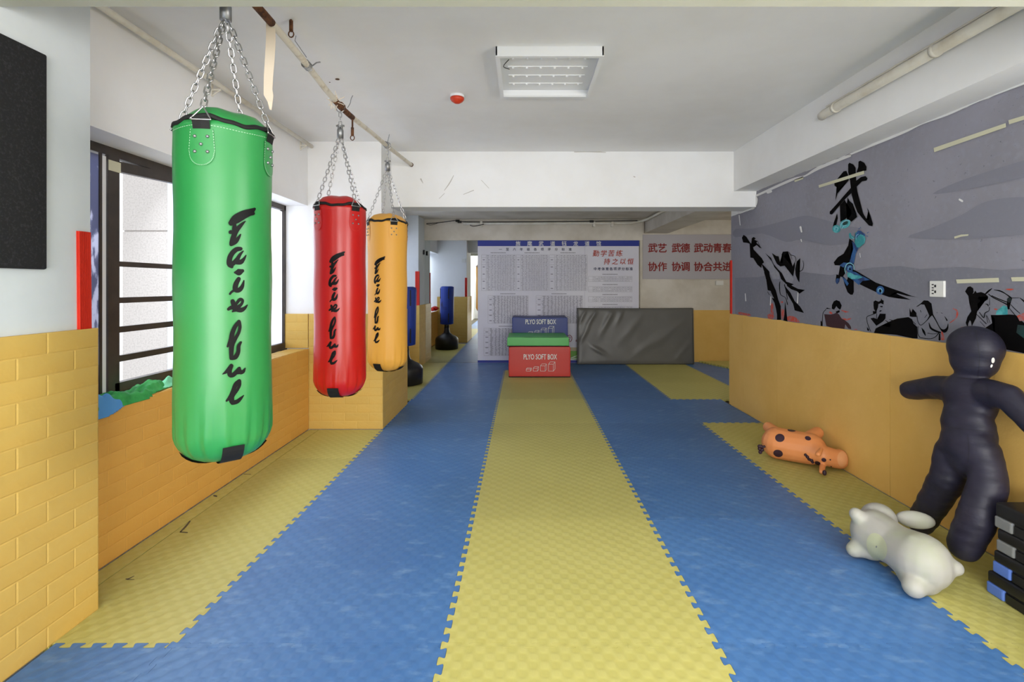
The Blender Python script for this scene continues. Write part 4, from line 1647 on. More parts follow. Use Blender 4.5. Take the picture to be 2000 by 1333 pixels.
t = thing('crash_mat', 'large grey vinyl crash mat standing on edge against the far wall', 'mat', (1.9, 8.48, 0))
bm = rbox(0.905, 2.84, 8.39, 8.50, 0.004, 0.945, 0.012, 2)
bm.free()
bm = bmesh.new()
nx, nz = 90, 44
X0, X1, Z0, Z1 = 0.905, 2.845, 0.004, 0.942


def wrinkle(x_, z_):
    d = 0
    for (wx, wz, ang, ln, am, wid) in ((1.0, 0.82, 62, .25, .014, .022), (1.15, 0.78, 58, .3, .016, .03), (1.42, 0.75, 62, .3, .02, .04), (1.62, 0.82, 66, .2, .012, .03), (1.25, 0.24, -30, .18, .02, .03), (1.02, 0.5, 60, .22, .014, .03), (2.45, 0.55, 40, .5, .012, .05), (2.1, .35, 38, .5, .01, .06), (1.8, .6, 50, .4, .010, .06), (2.68, .25, 50, .3, .01, .04)):
        u = Vector((math.cos(R(ang)), math.sin(R(ang))))
        p = Vector((x_ - wx, z_ - wz))
        a = p.dot(u)
        b = p.dot(Vector((-u.y, u.x)))
        d += am * math.exp(-(a / ln) ** 2 * 2) * math.exp(-(b / wid) ** 2)
    return d + 0.006 * noise.noise(Vector((x_ * 4, z_ * 4, 0)))


fr_, bk_ = {}, {}
for i in range(nx + 1):
    for j in range(nz + 1):
        x_ = X0 + (X1 - X0) * i / nx
        z2 = Z0 + (Z1 - Z0) * j / nz
        e = min(i, nx - i, j, nz - j) / 3
        rnd = 0.012 * (1 - min(1, e)) ** 2
        lean = 0.05 * z2
        sag = -0.006 * math.sin(PI * i / nx) * (j / nz)
        fr_[i, j] = bm.verts.new((x_ + (0.008 * noise.noise(Vector((0, 0, z2 * 6))) if i in (0, nx) else 0), 8.40 + lean + rnd - wrinkle(x_, z2) * min(1, e), z2 + sag))
        bk_[i, j] = bm.verts.new((x_, 8.49 + lean, z2 + sag))
for i in range(nx):
    for j in range(nz):
        bm.faces.new((fr_[i, j], fr_[i + 1, j], fr_[i + 1, j + 1], fr_[i, j + 1]))
        bm.faces.new((bk_[i, j], bk_[i, j + 1], bk_[i + 1, j + 1], bk_[i + 1, j]))
for i in range(nx):
    for j in (0, nz):
        bm.faces.new((fr_[i, j], fr_[i + 1, j], bk_[i + 1, j], bk_[i, j]))
for j in range(nz):
    for i in (0, nx):
        bm.faces.new((fr_[i, j], fr_[i, j + 1], bk_[i, j + 1], bk_[i, j]))
obj('cover', bm, 'grey_vinyl', t, True)
obj('piping', tb([(X0, 8.40, 0.01), (X0, 8.445, 0.94)], 0.005, 6), 'grey_vinyl', t)
obj('piping', tb([(X1, 8.40, 0.01), (X1, 8.445, 0.94)], 0.005, 6), 'grey_vinyl', t)

# ------------------------------------------------------------------ mural on the right wall
mu = thing('wall_mural', 'grey ink-wash martial arts mural papered on the right wall above the foam', 'mural', (XR, 3.5, 1.0))
bm = bmesh.new()
cols = []
yy = 1.46
while yy < 5.6:
    zt = 2.262
    if yy > 5.0:
        zt = 2.095
    zt2 = zt - 0.004 - abs(0.02 * noise.noise(Vector((yy * 7, 9, 0)))) - abs(0.008 * noise.noise(Vector((yy * 31, 9, 0))))
    cols.append((yy, zt2))
    yy += 0.0401
cols.append((5.598, 2.09))
prev = None
for y_, zt in cols:
    cur = [bm.verts.new((XR - 0.002, y_, 0.99)), bm.verts.new((XR - 0.002, y_, zt))]
    if prev:
        bm.faces.new((prev[0], cur[0], cur[1], prev[1]))
    prev = cur
thicken(bm, 0.0015, (1, 0, 0))
obj('paper', bm, 'mural_paper', mu)


def wallmap(e):
    def f(a, b):
        X = XR - e
        Y = X * F / (a - 1022)
        return Vector((X, Y, EYE - (b - 558) / F * Y))
    return f


c5 = lambda e: crop(wallmap(e), 1400, 150, 2.515)
CC = lambda e: crop(wallmap(e), 1580, 300, 4.4417)
CD = lambda e: crop(wallmap(e), 1430, 440, 6.059)
CE = lambda e: crop(wallmap(e), 1590, 560, 6.897)
CF = lambda e: crop(wallmap(e), 1860, 520, 7.843)


def layer(name, mat, e, cr, polys=(), strokes=(), smooth=0, parent=mu):
    if name in ('red_wash', 'teal_splash', 'splash_shade', 'blue_wash', 'mountain', 'curl_ring', 'teal_curl', 'curl_core') and len(polys) + len(strokes) > 1:
        for p in polys:
            layer(name, mat, e, cr, [p], (), smooth, parent)
        for q in strokes:
            layer(name, mat, e, cr, (), [q], smooth, parent)
        return
    bm = bmesh.new()
    f = cr(e)
    for k, p in enumerate(polys):
        polyf(bm, p, cr(e + 0.00004 * k), smooth)
    for k, s in enumerate(strokes):
        ribbon(bm, s, cr(e + 0.00004 * (k + len(polys))))
    return obj(name, bm, mat, parent)


layer('mountain', 'mural_mountain', 0.0042, c5, [[(92, 748), (180, 746), (300, 716), (420, 684), (480, 690), (560, 712), (640, 735), (700, 745), (700, 800), (560, 830), (420, 800), (340, 812), (220, 770), (92, 790)],
                                               [(1700, 330), (1600, 372), (1509, 410), (1380, 450), (1200, 510), (1060, 575), (1200, 560), (1400, 520), (1700, 440)],
                                               [(940, 790), (1050, 745), (1200, 680), (1300, 622), (1400, 598), (1509, 592), (1700, 600), (1700, 760), (1509, 775), (1350, 790), (1180, 800)]], smooth=3)
layer('mountain', 'mural_mountain_dark', 0.0045, c5, [[(90, 988), (200, 985), (300, 965), (420, 960), (560, 975), (640, 960), (760, 938), (900, 930), (1000, 945), (1200, 935), (1400, 950), (1700, 930), (1750, 1250), (1500, 1460), (1130, 1360), (800, 1300), (90, 1200)]])
# large brush characters
layer('brush_character', 'mural_ink', 0.0054, CC, [
    [(430, 70), (445, 62), (480, 80), (500, 115), (498, 148), (470, 153), (412, 165), (428, 120)],
    [(340, 95), (350, 80), (385, 95), (405, 125), (410, 250), (420, 330), (440, 430), (470, 520), (500, 572), (520, 580), (525, 550), (503, 470), (515, 490), (540, 560), (555, 610), (550, 632), (520, 625), (470, 570), (420, 510), (390, 430), (370, 360), (355, 230), (340, 160)],
    [(245, 222), (300, 155), (325, 150), (345, 200), (345, 232), (300, 272), (265, 302), (245, 350), (230, 410), (232, 380), (240, 330), (250, 300), (222, 280), (220, 258)],
    [(405, 240), (450, 205), (490, 195), (508, 215), (500, 235), (460, 242), (412, 290)],
    [(365, 296), (372, 340), (300, 410), (250, 470), (200, 530), (180, 525), (180, 505), (240, 440), (300, 370)],
    [(268, 450), (310, 400), (320, 422), (330, 440), (345, 420), (335, 380), (352, 412), (380, 435), (385, 490), (410, 520), (418, 550), (370, 592), (330, 575), (360, 545), (370, 520), (365, 490), (340, 510), (325, 560), (300, 585), (272, 592), (270, 520)],
    [(243, 520), (250, 560), (240, 610), (215, 680), (203, 660), (215, 600), (230, 560)]])
layer('teal_curl', 'mural_teal', 0.0058, CC, [ellipse_pts(238, 655, 36, 34), ellipse_pts(312, 612, 48, 36, -0.5)])
layer('curl_ring', 'mural_aqua', 0.0061, CC, (), [[(222, 660, 6), (232, 638, 8), (252, 650, 8), (244, 670, 6)], [(272, 650, 6), (285, 605, 10), (330, 580, 10), (355, 585, 6)], [(285, 655, 5), (300, 630, 8), (325, 625, 6)]])
layer('curl_shadow', 'mural_darkgreen', 0.0061, CC, [ellipse_pts(315, 605, 26, 14, -0.5)])
layer('brush_character', 'mural_ink', 0.0054, CC, [
    [(350, 738), (380, 760), (410, 800), (400, 870), (390, 950), (370, 1000), (300, 990), (270, 972), (225, 970), (215, 945), (250, 900), (300, 870), (340, 800)],
    [(238, 1050), (275, 1060), (262, 1115), (245, 1135), (230, 1110)], [(270, 975), (330, 970), (315, 1040), (290, 1075), (255, 1060)],
    [(370, 1000), (430, 1030), (500, 1075), (580, 1120), (700, 1165), (800, 1200), (890, 1236), (945, 1249), (850, 1236), (740, 1206), (790, 1232), (885, 1270), (840, 1266), (700, 1228), (770, 1258), (690, 1245), (600, 1212), (500, 1165), (430, 1130), (385, 1095), (335, 1050)],
    [(290, 1060), (330, 1100), (345, 1050), (388, 1090), (390, 1200), (380, 1226), (360, 1226), (335, 1205), (310, 1140)]])
layer('blue_wash', 'mural_blue', 0.0058, CC, [
    [(372, 762), (412, 790), (440, 800), (405, 872), (390, 955), (350, 950), (372, 870), (385, 830)], [(265, 972), (300, 945), (335, 950), (300, 990)],
    [(350, 1015), (400, 1028), (460, 1062), (530, 1098), (465, 1106), (432, 1142), (388, 1105), (345, 1070)], [(240, 1085), (268, 1085), (258, 1118), (243, 1135), (230, 1115)],
    [(285, 1068), (320, 1090), (345, 1130), (330, 1150), (305, 1110)], ellipse_pts(618, 1188, 34, 38, 0.3)])
layer('teal_splash', 'mural_teal', 0.0062, CC, [[(400, 690), (430, 672), (470, 700), (492, 740), (480, 780), (440, 815), (415, 815), (395, 770), (405, 720)], [(345, 700), (358, 685), (370, 710), (395, 725), (380, 745), (350, 735)],
                                               [(330, 1040), (350, 1030), (400, 1055), (440, 1060), (465, 1075), (420, 1090), (370, 1090), (335, 1070)]])
layer('splash_shade', 'mural_blue', 0.0065, CC, [[(405, 700), (425, 668), (450, 672), (485, 700), (490, 720), (450, 700), (425, 715), (410, 745), (398, 725)], ellipse_pts(352, 1000, 30, 34)], [[(446, 640, 5), (450, 650, 3)], [(505, 690, 6), (520, 682, 3)], [(500, 715, 5), (512, 720, 4)], [(430, 655, 4), (440, 650, 6)]])
layer('curl_ring', 'mural_aqua', 0.0068, CC, (), [[(318, 1040, 6), (312, 1000, 9), (330, 960, 10), (360, 952, 9), (388, 975, 7), (392, 1010, 5)], [(338, 1012, 4), (345, 985, 6), (365, 980, 5)], [(600, 1200, 5), (602, 1180, 8), (620, 1172, 8), (634, 1190, 8), (630, 1212, 6)], [(370, 720, 4), (380, 735, 6), (395, 735, 4)], [(408, 745, 5), (410, 715, 6), (430, 700, 4)]])
layer('curl_core', 'mural_ink', 0.0068, CC, [ellipse_pts(619, 1193, 9, 13), ellipse_pts(356, 1004, 8, 8)])
# kicking figure
layer('kicking_figure', 'mural_ink', 0.0054, CD, [
    [(115, 150), (135, 115), (165, 135), (205, 195), (222, 225), (175, 210), (130, 205)],
    [(225, 225), (232, 155), (255, 140), (280, 158), (262, 172), (300, 190), (286, 208), (320, 240), (350, 275), (326, 268), (290, 235), (265, 232), (250, 262)],
    [(205, 200), (240, 230), (255, 290), (310, 350), (350, 390), (378, 440), (352, 462), (345, 508), (300, 470), (250, 390), (215, 385), (220, 300), (212, 240)],
    [(345, 450), (385, 490), (440, 550), (445, 600), (465, 660), (490, 720), (520, 780), (545, 880), (575, 960), (578, 1120), (530, 1130), (530, 1060), (518, 990), (500, 920), (468, 860), (500, 870), (455, 780), (420, 770), (415, 730), (420, 680), (400, 620), (375, 540)],
    [(390, 330), (460, 390), (490, 460), (540, 520), (590, 570), (610, 610), (640, 670), (730, 700), (700, 715), (640, 700), (580, 640), (560, 570), (500, 500), (470, 430)],
    [(470, 330), (520, 365), (550, 370), (565, 440), (600, 450), (585, 350), (600, 315), (660, 310), (612, 370), (650, 420), (715, 490), (742, 430), (744, 480), (722, 610), (690, 570), (620, 480), (570, 490), (530, 460), (500, 400)],
    [(765, 430), (805, 390), (780, 460), (782, 510), (800, 545), (795, 680), (775, 650), (750, 590), (745, 520)],
    [(610, 700), (640, 740), (690, 800), (740, 900), (800, 960), (820, 990), (850, 1040), (800, 1010), (740, 1010), (720, 930), (660, 830), (640, 790)],
    [(640, 680), (720, 725), (780, 755), (862, 768), (800, 778), (795, 812), (770, 785), (700, 760), (650, 722)],
    [(625, 900), (640, 1000), (656, 1150), (603, 1146), (618, 1060)]],
    [[(835, 420, 5), (846, 470, 6), (830, 530, 8), (785, 552, 8)], [(670, 315, 4), (692, 352, 7), (740, 368, 5), (755, 412, 5), (748, 430, 4)], [(690, 352, 4), (710, 405, 4)], [(300, 185, 4), (325, 245, 5)], [(565, 670, 8), (560, 720, 12), (572, 820, 8), (630, 860, 6), (655, 940, 10)],
     [(620, 700, 6), (645, 820, 8), (652, 880, 6)], [(420, 790, 5), (440, 825, 6)], [(460, 790, 5), (490, 850, 8), (520, 900, 8)], [(380, 560, 4), (402, 640, 4)]])
layer('blue_wash', 'mural_pale', 0.0052, CD, [[(560, 490), (620, 500), (690, 590), (730, 640), (700, 690), (640, 660), (600, 600)], [(440, 400), (480, 460), (560, 560), (560, 640), (480, 640), (450, 560), (390, 470)]])
layer('red_wash', 'mural_red', 0.0052, CD, [[(80, 1030), (150, 1040), (200, 1050), (215, 1072), (85, 1060)], [(420, 1060), (455, 1040), (458, 935), (486, 930), (485, 1040), (500, 1080), (480, 1110), (430, 1105)], [(575, 905), (600, 902), (600, 920), (575, 925)], [(580, 1000), (615, 1010), (612, 1090), (590, 1110)], [(650, 1085), (720, 1078), (770, 1110), (800, 1145), (760, 1150), (660, 1130)]], smooth=3)
# seated figures along the foam edge
layer('seated_figure', 'mural_maroon', 0.0054, CE, [[(135, 372), (220, 378), (270, 368), (300, 350), (340, 380), (370, 432), (410, 450), (470, 500), (498, 545), (500, 575), (460, 566), (420, 510), (408, 575), (250, 560), (165, 530), (150, 440)]])
layer('seated_figure', 'mural_ink', 0.0056, CE, [[(238, 300), (240, 250), (265, 200), (300, 182), (345, 200), (372, 255), (360, 300), (345, 312), (318, 288), (300, 265), (270, 312)], [(290, 340), (320, 325), (345, 320), (345, 345), (310, 362)], [(155, 300), (175, 285), (235, 302), (200, 302)]],
      [[(160, 310, 8), (122, 355, 8), (112, 450, 8), (108, 530, 14)], [(95, 470, 14), (100, 530, 22)]])
layer('seated_figure', 'mural_ink', 0.0056, CE, [[(800, 205), (825, 186), (845, 195), (870, 205), (895, 190), (905, 158), (915, 180), (938, 190), (935, 242), (900, 225), (862, 238), (862, 280), (835, 350), (805, 300), (800, 260)], [(885, 262), (925, 262), (922, 280), (895, 278)], [(885, 320), (918, 322), (900, 335), (880, 345)],
      [(790, 330), (845, 335), (838, 365), (796, 372)], [(760, 430), (800, 420), (850, 440), (885, 430), (885, 365), (965, 368), (962, 430), (930, 470), (840, 530), (815, 500)], [(712, 545), (740, 575), (742, 602), (715, 590)],
      [(805, 628), (830, 565), (900, 528), (1020, 548), (1040, 462), (1120, 432), (1270, 412), (1320, 440), (1340, 500), (1390, 545), (1395, 700), (1330, 700), (1100, 650)]],
      [[(835, 355, 16), (780, 380, 9), (712, 410, 9), (716, 480, 8), (742, 560, 9), (765, 605, 7)], [(845, 370, 8), (840, 440, 8)], [(960, 455, 6), (1010, 490, 14), (1050, 500, 16)], [(1015, 445, 6), (1060, 460, 10)]])
layer('seated_figure', 'mural_ink', 0.0056, CE, [[(1370, 275), (1440, 225), (1478, 186), (1535, 190), (1582, 230), (1590, 320), (1604, 380), (1560, 412), (1520, 320), (1485, 245), (1440, 240), (1400, 268)], [(1285, 290), (1310, 350), (1328, 300), (1335, 350), (1378, 355), (1380, 410), (1325, 410), (1288, 402), (1300, 360)]],
      [[(1590, 370, 20), (1640, 455, 14), (1700, 565, 14), (1755, 600, 46), (1795, 560, 26), (1805, 502, 6)], [(1385, 395, 8), (1398, 470, 8), (1440, 520, 8), (1520, 455, 10), (1560, 400, 22)], [(1548, 490, 8), (1572, 560, 26), (1640, 600, 26), (1700, 620, 20)], [(1450, 560, 8), (1478, 610, 30), (1500, 660, 10)],
       [(1440, 692, 10), (1560, 704, 9), (1632, 680, 9), (1680, 625, 14)], [(1690, 640, 18), (1690, 715, 28)], [(1530, 628, 8), (1600, 640, 6), (1660, 630, 6)], [(1430, 320, 7), (1440, 345, 8)], [(1520, 380, 6), (1490, 420, 6)], [(1330, 470, 6), (1370, 510, 8)], [(1400, 540, 8), (1400, 640, 8), (1430, 690, 10)], [(1760, 405, 6), (1790, 455, 18)], [(1650, 352, 5), (1665, 352, 4)], [(1710, 355, 5), (1730, 362, 6)]])
layer('red_wash', 'mural_red', 0.0052, CE, (), [[(1878, 300, 6), (1930, 340, 22), (1915, 420, 16), (1830, 490, 8)], [(370, 320, 8), (420, 340, 22), (465, 340, 6)], [(380, 430, 10), (440, 445, 24), (500, 430, 6)], [(1720, 600, 10), (1735, 700, 50)], [(215, 350, 30), (235, 360, 24)], [(540, 575, 8), (580, 580, 8)]])
layer('seated_figure', 'mural_ink', 0.0056, CF, [
    [(195, 390), (235, 322), (275, 310), (320, 340), (328, 400), (300, 440), (250, 465)],
    [(245, 455), (330, 415), (350, 375), (375, 410), (440, 398), (500, 420), (550, 470), (545, 510), (500, 540), (480, 500), (445, 470), (405, 465), (395, 510), (450, 530), (390, 570), (385, 610), (435, 630), (395, 642), (380, 700), (362, 800), (330, 860), (298, 925), (285, 850), (268, 830), (245, 880), (235, 948), (205, 870), (232, 780), (290, 690), (260, 570)],
    [(590, 750), (700, 752), (880, 742), (970, 750), (1098, 870), (1400, 900), (1400, 1400), (800, 1275), (650, 1100), (500, 950), (620, 870), (650, 800)]],
    [[(515, 420, 24), (560, 380, 26), (605, 345, 10)], [(555, 430, 12), (620, 480, 14), (750, 545, 14), (850, 595, 20)], [(605, 455, 12), (700, 500, 14), (830, 550, 14)], [(640, 365, 8), (740, 385, 20), (830, 435, 14), (900, 490, 26)], [(900, 492, 10), (1020, 487, 6)], [(1035, 488, 8), (1098, 540, 22), (1180, 620, 20)], [(885, 500, 60), (865, 560, 60), (860, 650, 30)],
     [(895, 590, 8), (960, 660, 12), (1035, 725, 9)], [(870, 640, 8), (970, 765, 12)], [(572, 490, 5), (570, 600, 8)], [(500, 580, 4), (540, 590, 16), (550, 615, 10)], [(568, 630, 8), (560, 685, 10), (500, 722, 14), (480, 792, 14), (415, 710, 10)], [(375, 742, 9), (520, 885, 12)], [(425, 850, 6), (500, 930, 6)], [(515, 745, 6), (545, 870, 7)], [(530, 760, 6), (580, 870, 7)]])
layer('dark_green_wash', 'mural_darkgreen', 0.0060, CF, [[(1000, 900), (1300, 930), (1300, 1200), (1098, 1110), (980, 1020)], ellipse_pts(872, 520, 34, 40)])
layer('teal_wash', 'mural_teal', 0.0052, CF, [[(665, 745), (680, 690), (750, 630), (790, 600), (845, 630), (850, 745)]])
layer('red_wash', 'mural_red', 0.0060, CF, [[(990, 765), (1098, 718), (1200, 690), (1200, 850), (1098, 838), (1030, 842)]], [[(820, 355, 10), (890, 360, 26), (940, 355, 8)], [(650, 660, 20), (680, 665, 16)], [(140, 935, 8), (220, 940, 16), (275, 940, 12)], [(10, 650, 8), (75, 690, 24), (60, 770, 14)]])

# masking tape strips
tl = [('long masking tape strip high on the mural toward the right frame edge', [(1065, 350), (1418, 228), (1420, 248), (1068, 371)]),
      ('masking tape strip at the top right end of the mural', [(1432, 214), (1560, 175), (1560, 195), (1436, 234)]),
      ('masking tape strip stuck across the large black brush character', [(500, 533), (722, 462), (724, 478), (502, 546)]),
      ('short masking tape bit left of the large black brush character', [(380, 506), (424, 490), (425, 502), (383, 518)]),
      ('short curled tape bit right of the white socket plate', [(1166, 786), (1200, 776), (1236, 774), (1234, 782), (1200, 786), (1168, 796)]),
      ('masking tape strip with pencil marks above the seated figures', [(1175, 997), (1384, 988), (1386, 1010), (1180, 1016)]),
      ('masking tape strip at the right frame edge above the seated figures', [(1445, 986), (1580, 982), (1580, 1004), (1450, 1006)])]
for lb, p in tl:
    bm = bmesh.new()
    polyf(bm, p, c5(0.0075))
    thicken(bm, 0.0008, (1, 0, 0))
    tag(obj('tape_strip', bm, 'masking_tape'), lb, 'tape', 'masking tape on the mural')
# socket plate
f = wallmap(0.008)
a, b = f(1818, 549), f(1846, 581)
t = thing('socket_plate', 'white double socket plate on the mural right of the blue brush character', 'socket', (XR - 0.01, a.y, b.z))
obj('plate', rbox(XR - 0.016, XR - 0.002, b.y, a.y, b.z, a.z, 0.003), 'switch_white', t)
ym, yl = (a.y + b.y) / 2, a.y
for zz in (a.z - 0.03, a.z - 0.062):
    bm = bx((XR - 0.018, XR - 0.015, yl - 0.030, yl - 0.018, zz - 0.012, zz - 0.006), (XR - 0.018, XR - 0.015, yl - 0.030, yl - 0.018, zz + 0.006, zz + 0.012), (XR - 0.018, XR - 0.015, yl - 0.046, yl - 0.036, zz - 0.006, zz + 0.008))
    obj('outlet', bm, 'black_plastic', t)

# ------------------------------------------------------------------ grappling dummy
t = thing('grappling_dummy', 'dark navy stuffed grappling dummy leaning upright against the right wall', 'dummy', (2.1, 2.4, 0))


def pz(px, py, X):
    Y = X * F / (px - 1022)
    return Vector((X, Y, EYE - (py - 558) / F * Y))


bm = bmesh.new()
rotw = Matrix.Rotation(R(-8), 3, 'Y')
head = pz(1904, 688, 2.185)
ellipsoid(bm, head + Vector((0, 0, 0.022)), 0.1, 0.124, 0.106, rotw, 24, 16)
ellipsoid(bm, head + Vector((-0.004, 0, -0.042)), 0.088, 0.106, 0.09, rotw, 24, 16)
chest = pz(1893, 786, 2.165)
ellipsoid(bm, chest + Vector((0, 0, 0.02)), 0.085, 0.136, 0.125, rotw, 24, 16)
waist = pz(1891, 838, 2.14)
ellipsoid(bm, waist, 0.085, 0.130, 0.14, rotw, 24, 16)
hips = pz(1893, 882, 2.11)
ellipsoid(bm, hips, 0.092, 0.142, 0.135, rotw, 24, 16)
limb(bm, [pz(1896, 760, 2.17), pz(1898, 735, 2.175)], [0.068, 0.06])
limb(bm, [pz(1868, 762, 2.17), pz(1832, 757, 2.175), pz(1778, 763, 2.20)], [0.07, 0.062, 0.054])
limb(bm, [pz(1932, 768, 2.16), pz(1970, 776, 2.15), pz(2040, 850, 2.16)], [0.066, 0.058, 0.05])
limb(bm, [pz(1862, 885, 2.10), pz(1850, 935, 2.085), pz(1822, 985, 2.095), pz(1798, 1022, 2.10)], [0.076, 0.074, 0.069, 0.062])
limb(bm, [pz(1922, 885, 2.115), pz(1931, 945, 2.09), pz(1908, 1012, 2.04), pz(1884, 1066, 2.02)], [0.068, 0.072, 0.074, 0.068])
me = remeshed(bm, 0.007, 20, 0.7)
zmin = min(v.co.z for v in me.vertices)
for v in me.vertices:
    # quilted puckers along limbs and torso
    v.co += v.normal * 0.004 * noise.noise(Vector((v.co.x * 12, v.co.y * 12, v.co.z * 30))) * (1.0 if v.co.z < 0.75 else 0.3)
    if v.co.z < 0.004:
        v.co.z = 0.004
    if v.co.x > 2.288:
        v.co.x = 2.288
link('stuffed_body', me, 'dummy_navy', t, True)
dbvh = bvh_of(me)


def on_mesh(bvh, off):
    last = [3.0]

    def f(a, b):
        h = bvh.ray_cast(Vector((0, 0, EYE)), ray(a, b).normalized())
        if h[0] is None:
            h = bvh.find_nearest(Vector((0, 0, EYE)) + ray(a, b).normalized() * last[0])
        else:
            last[0] = h[3]
        return h[0] + h[1] * off
    return f


def fan(bm, cx_, cy_, rx_, ry_, rot, fn, rings=3, n=18):
    prev = None
    c = bm.verts.new(fn(cx_, cy_))
    for r_ in range(1, rings + 1):
        cur = [bm.verts.new(fn(*p)) for p in ellipse_pts(cx_, cy_, rx_ * r_ / rings, ry_ * r_ / rings, rot, n)]
        for k in range(n):
            if prev is None:
                bm.faces.new((c, cur[k], cur[(k + 1) % n]))
            else:
                bm.faces.new((prev[k], cur[k], cur[(k + 1) % n], prev[(k + 1) % n]))
        prev = cur


fd = on_mesh(dbvh, 0.002)
bm = bmesh.new()
fan(bm, 1939, 704, 3.2, 5.5, 0.1, fd)
fan(bm, 1936, 715, 2.0, 3.4, 0.4, fd, 2, 12)
obj('white_mark', bm, 'print_white', t)
bm = bmesh.new()
ribbon(bm, [(1905, 646, 0.7), (1910, 675, 0.7), (1913, 700, 0.7), (1910, 738, 0.7)], fd, 8)
ribbon(bm, [(1875, 738, 0.7), (1885, 740, 0.7), (1910, 742, 0.7), (1925, 740, 0.7)], fd, 8)
ribbon(bm, [(1850, 834, 0.7), (1870, 838, 0.7), (1920, 842, 0.7), (1938, 845, 0.7)], fd, 8)
ribbon(bm, [(1890, 850, 0.7), (1893, 880, 0.7), (1890, 905, 0.7)], fd, 6)
ribbon(bm, [(1926, 745, 0.7), (1930, 765, 0.7), (1934, 790, 0.7)], fd, 6)
obj('seam', bm, 'black_plastic', t)

# ------------------------------------------------------------------ bouncy toys


def fz(px, py, z):
    Y = (EYE - z) * F / (py - 558)
    return Vector(((px - 1022) / F * Y, Y, z))


t = thing('hopper_toy', 'off-white inflatable hopper animal lying on its side at the feet of the navy dummy', 'toy', (1.73, 2.35, 0))
bm = bmesh.new()
A, Bp = fz(1709, 1042, 0.125), fz(1800, 1096, 0.12)
limb(bm, [A, A.lerp(Bp, 0.5), Bp], [0.105, 0.095, 0.116])
ellipsoid(bm, fz(1716, 1014, 0.165), 0.08, 0.08, 0.075)
limb(bm, [A, fz(1672, 1005, 0.21)], [0.075, 0.032])
limb(bm, [A + Vector((-0.02, 0, -0.05)), fz(1668, 1074, 0.042)], [0.075, 0.036])
limb(bm, [Bp + Vector((-0.01, -0.0, 0.03)), fz(1785, 1064, 0.19)], [0.06, 0.042])
limb(bm, [Bp + Vector((-0.01, 0, -0.05)), fz(1785, 1146, 0.048)], [0.09, 0.046])
limb(bm, [Bp, fz(1866, 1110, 0.125)], [0.05, 0.032])
me = remeshed(bm, 0.006, 14, 0.7)
for v in me.vertices:
    v.co.z = max(v.co.z, 0.003)
link('body', me, 'toy_white', t, True)
tbvh = bvh_of(me)
bm = bmesh.new()
p0, p1 = fz(1768, 1013, 0.17), fz(1808, 1019, 0.165)
u = (p1 - p0).normalized()
rq = Vector((1, 0, 0)).rotation_difference(u).to_matrix()
ellipsoid(bm, (p0 + p1) / 2, 0.085, 0.03, 0.042, rq)
obj('ear', bm, 'toy_white', t, True)
fd = on_mesh(tbvh, 0.0012)
bm = bmesh.new()
fan(bm, 1713, 1069, 19, 28, -0.35, fd, 5, 28)
obj('belly_disc', bm, 'toy_white_tip', t, True)
bm = bmesh.new()
fan(bm, 1712.5, 1068.5, 1.6, 2.0, 0, on_mesh(tbvh, 0.0025), 2, 12)
obj('air_valve', bm, 'label_grey', t)

t = thing('giraffe_toy', 'orange inflatable giraffe hopper with dark spots lying against the right wall', 'toy', (2.0, 3.75, 0))
bm = bmesh.new()
A, Bp = fz(1520, 866, 0.122), fz(1582, 877, 0.122)
limb(bm, [A, Bp], [0.118, 0.112])
limb(bm, [A + Vector((0, 0.0, 0.05)), fz(1501, 835, 0.20)], [0.06, 0.042])
limb(bm, [Bp + Vector((0, 0.03, 0.05)), fz(1596, 846, 0.205)], [0.06, 0.045])
limb(bm, [Bp, fz(1608, 890, 0.105), fz(1634, 897, 0.083)], [0.09, 0.07, 0.066])
ellipsoid(bm, fz(1639, 897, 0.082), 0.060, 0.060, 0.070)
limb(bm, [fz(1598, 888, 0.17), fz(1604, 878, 0.19)], [0.02, 0.014])
limb(bm, [fz(1607, 906, 0.05), fz(1605, 922, 0.03)], [0.022, 0.018])
me = remeshed(bm, 0.0055, 9, 0.6)
for v in me.vertices:
    v.co.z = max(v.co.z, 0.003)
    v.co.x = min(v.co.x, 2.29)
link('body', me, 'toy_orange', t, True)
gb = bvh_of(me)
fd = on_mesh(gb, 0.0015)
for cx_, cy_, rx_, ry_, ro in ((1523.2, 856, 9.3, 8, 0.1), (1519.8, 886, 9.5, 7, 0.25), (1546, 841.5, 8.0, 2.6, 0.1), (1578, 856.8, 6.2, 4, 0.3), (1597, 905, 6, 3.6, 0.35), (1609, 898.8, 4.8, 3.8, 0.3)):
    bm = bmesh.new()
    fan(bm, cx_, cy_, rx_, ry_, ro, fd, 3, 20)
    obj('dark_spot', bm, 'toy_spot', t)
bm = bmesh.new()
fan(bm, 1645, 897, 10, 15, 0, on_mesh(gb, 0.001), 5, 28)
obj('muzzle', bm, 'toy_peach', t, True)
bm = bmesh.new()
fm = on_mesh(gb, 0.0)
for a, b, rr_ in ((1573.5, 889, 0.011), (1577, 893, 0.012), (1580.5, 897.5, 0.012), (1585, 899.5, 0.013), (1587, 903, 0.011)):
    ellipsoid(bm, fm(a, b), rr_, rr_, rr_, seg=10, rings=8)
obj('mane', bm, 'toy_spot', t, True)
for a, b in ((1621.5, 898.5), (1623.2, 912)):
    bm = bmesh.new()
    fan(bm, a, b, 1.5, 1.5, 0, fd, 2, 10)
    obj('eye', bm, 'toy_spot', t)
bm = bmesh.new()
c = fz(1610.5, 924, 0.035)
ellipsoid(bm, c, 0.014, 0.012, 0.019)
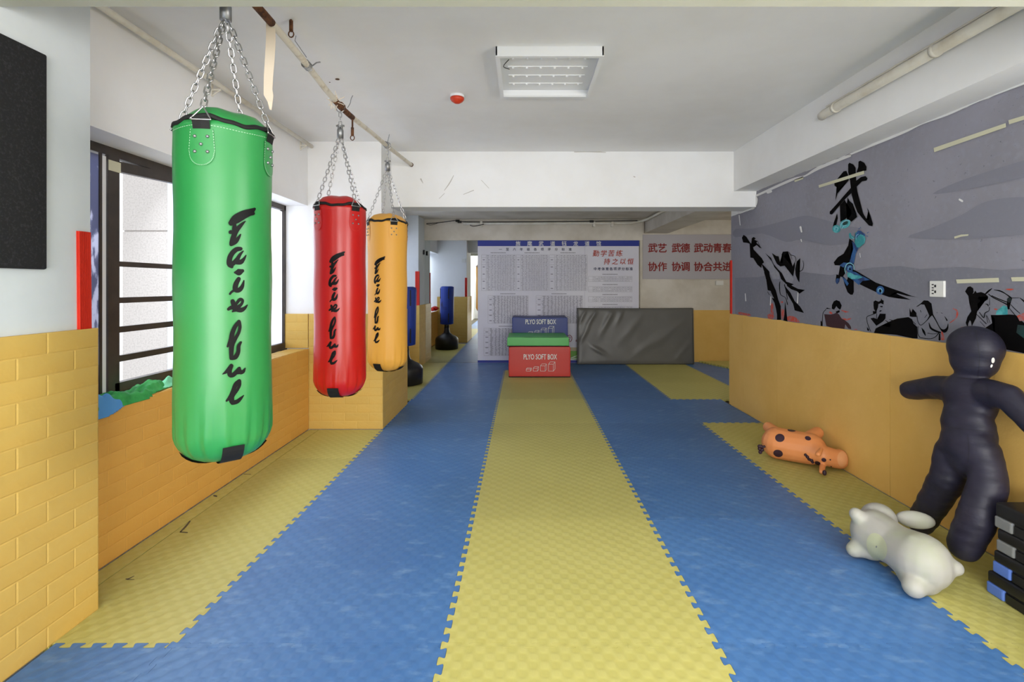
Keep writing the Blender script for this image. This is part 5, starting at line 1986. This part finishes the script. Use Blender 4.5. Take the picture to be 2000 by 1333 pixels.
obj('ear_tip', bm, 'toy_spot', t, True)
bm = bmesh.new()
c = fz(1487, 876, 0.10)
tube(bm, [fz(1494, 872, 0.12), c], 0.009, 8)
for dx, dz in ((0, 0.012), (-0.012, -0.005), (-0.008, -0.03), (0.006, -0.012), (-0.014, 0.014)):
    ellipsoid(bm, c + Vector((dx, 0, dz)), 0.014, 0.014, 0.014, seg=10, rings=8)
obj('tail', bm, 'toy_spot', t, True)

# ------------------------------------------------------------------ stack of aerobic steps
for k, (z0, yf, lab, lb) in enumerate(((0.0, 2.178, 'label_blue', 'black step platform with blue end pads at the bottom of the stack'), (0.098, 2.158, 'label_blue', 'black step platform with blue end pads, second from the floor'),
                                       (0.196, 2.146, 'label_grey', 'black step platform with grey end pads, second from the top'), (0.294, 2.150, 'label_grey', 'black step platform with grey end pads on top of the stack'))):
    z1 = z0 + 0.097 if k < 3 else 0.402
    xo = (0.0, 0.008, 0.012, 0.008)[k]
    t = thing('step_platform', lb, 'step platform', (2.14, 1.8, z0), 'stacked step platforms')
    x0, x1, y0, y1 = 1.998 + xo, 2.28, 1.42, yf
    bm = rbox(x0, x1, y0, y1 - 0.004, z0 + 0.048, z1, 0.010, 3)
    for (u0, u1) in ((0.09, 0.2), (0.3, 0.42)):
        pass
    obj('deck', bm, 'black_plastic', t, True)
    obj('side_skirt', bx((x0 + 0.012, x1 - 0.012, y0 + 0.012, y1 - 0.075, z0 + 0.002, z0 + 0.05)), 'black_plastic', t)
    for s in range(4):
        yy = y1 - 0.13 - s * 0.14
        obj('rib', bx((x0 + 0.004, x0 + 0.014, yy - 0.045, yy + 0.045, z0 + 0.003, z0 + 0.04)), 'black_plastic', t)
    for (ya, yb) in ((y1 - 0.078, y1), (y0, y0 + 0.078)):
        for (xa, xb) in ((x0, x0 + 0.05), (x1 - 0.05, x1)):
            obj('end_pad', rbox(xa, xb, ya, yb, z0 + 0.001, z0 + 0.049, 0.007, 2), lab, t)

bpy.data.scenes.remove(TMP)
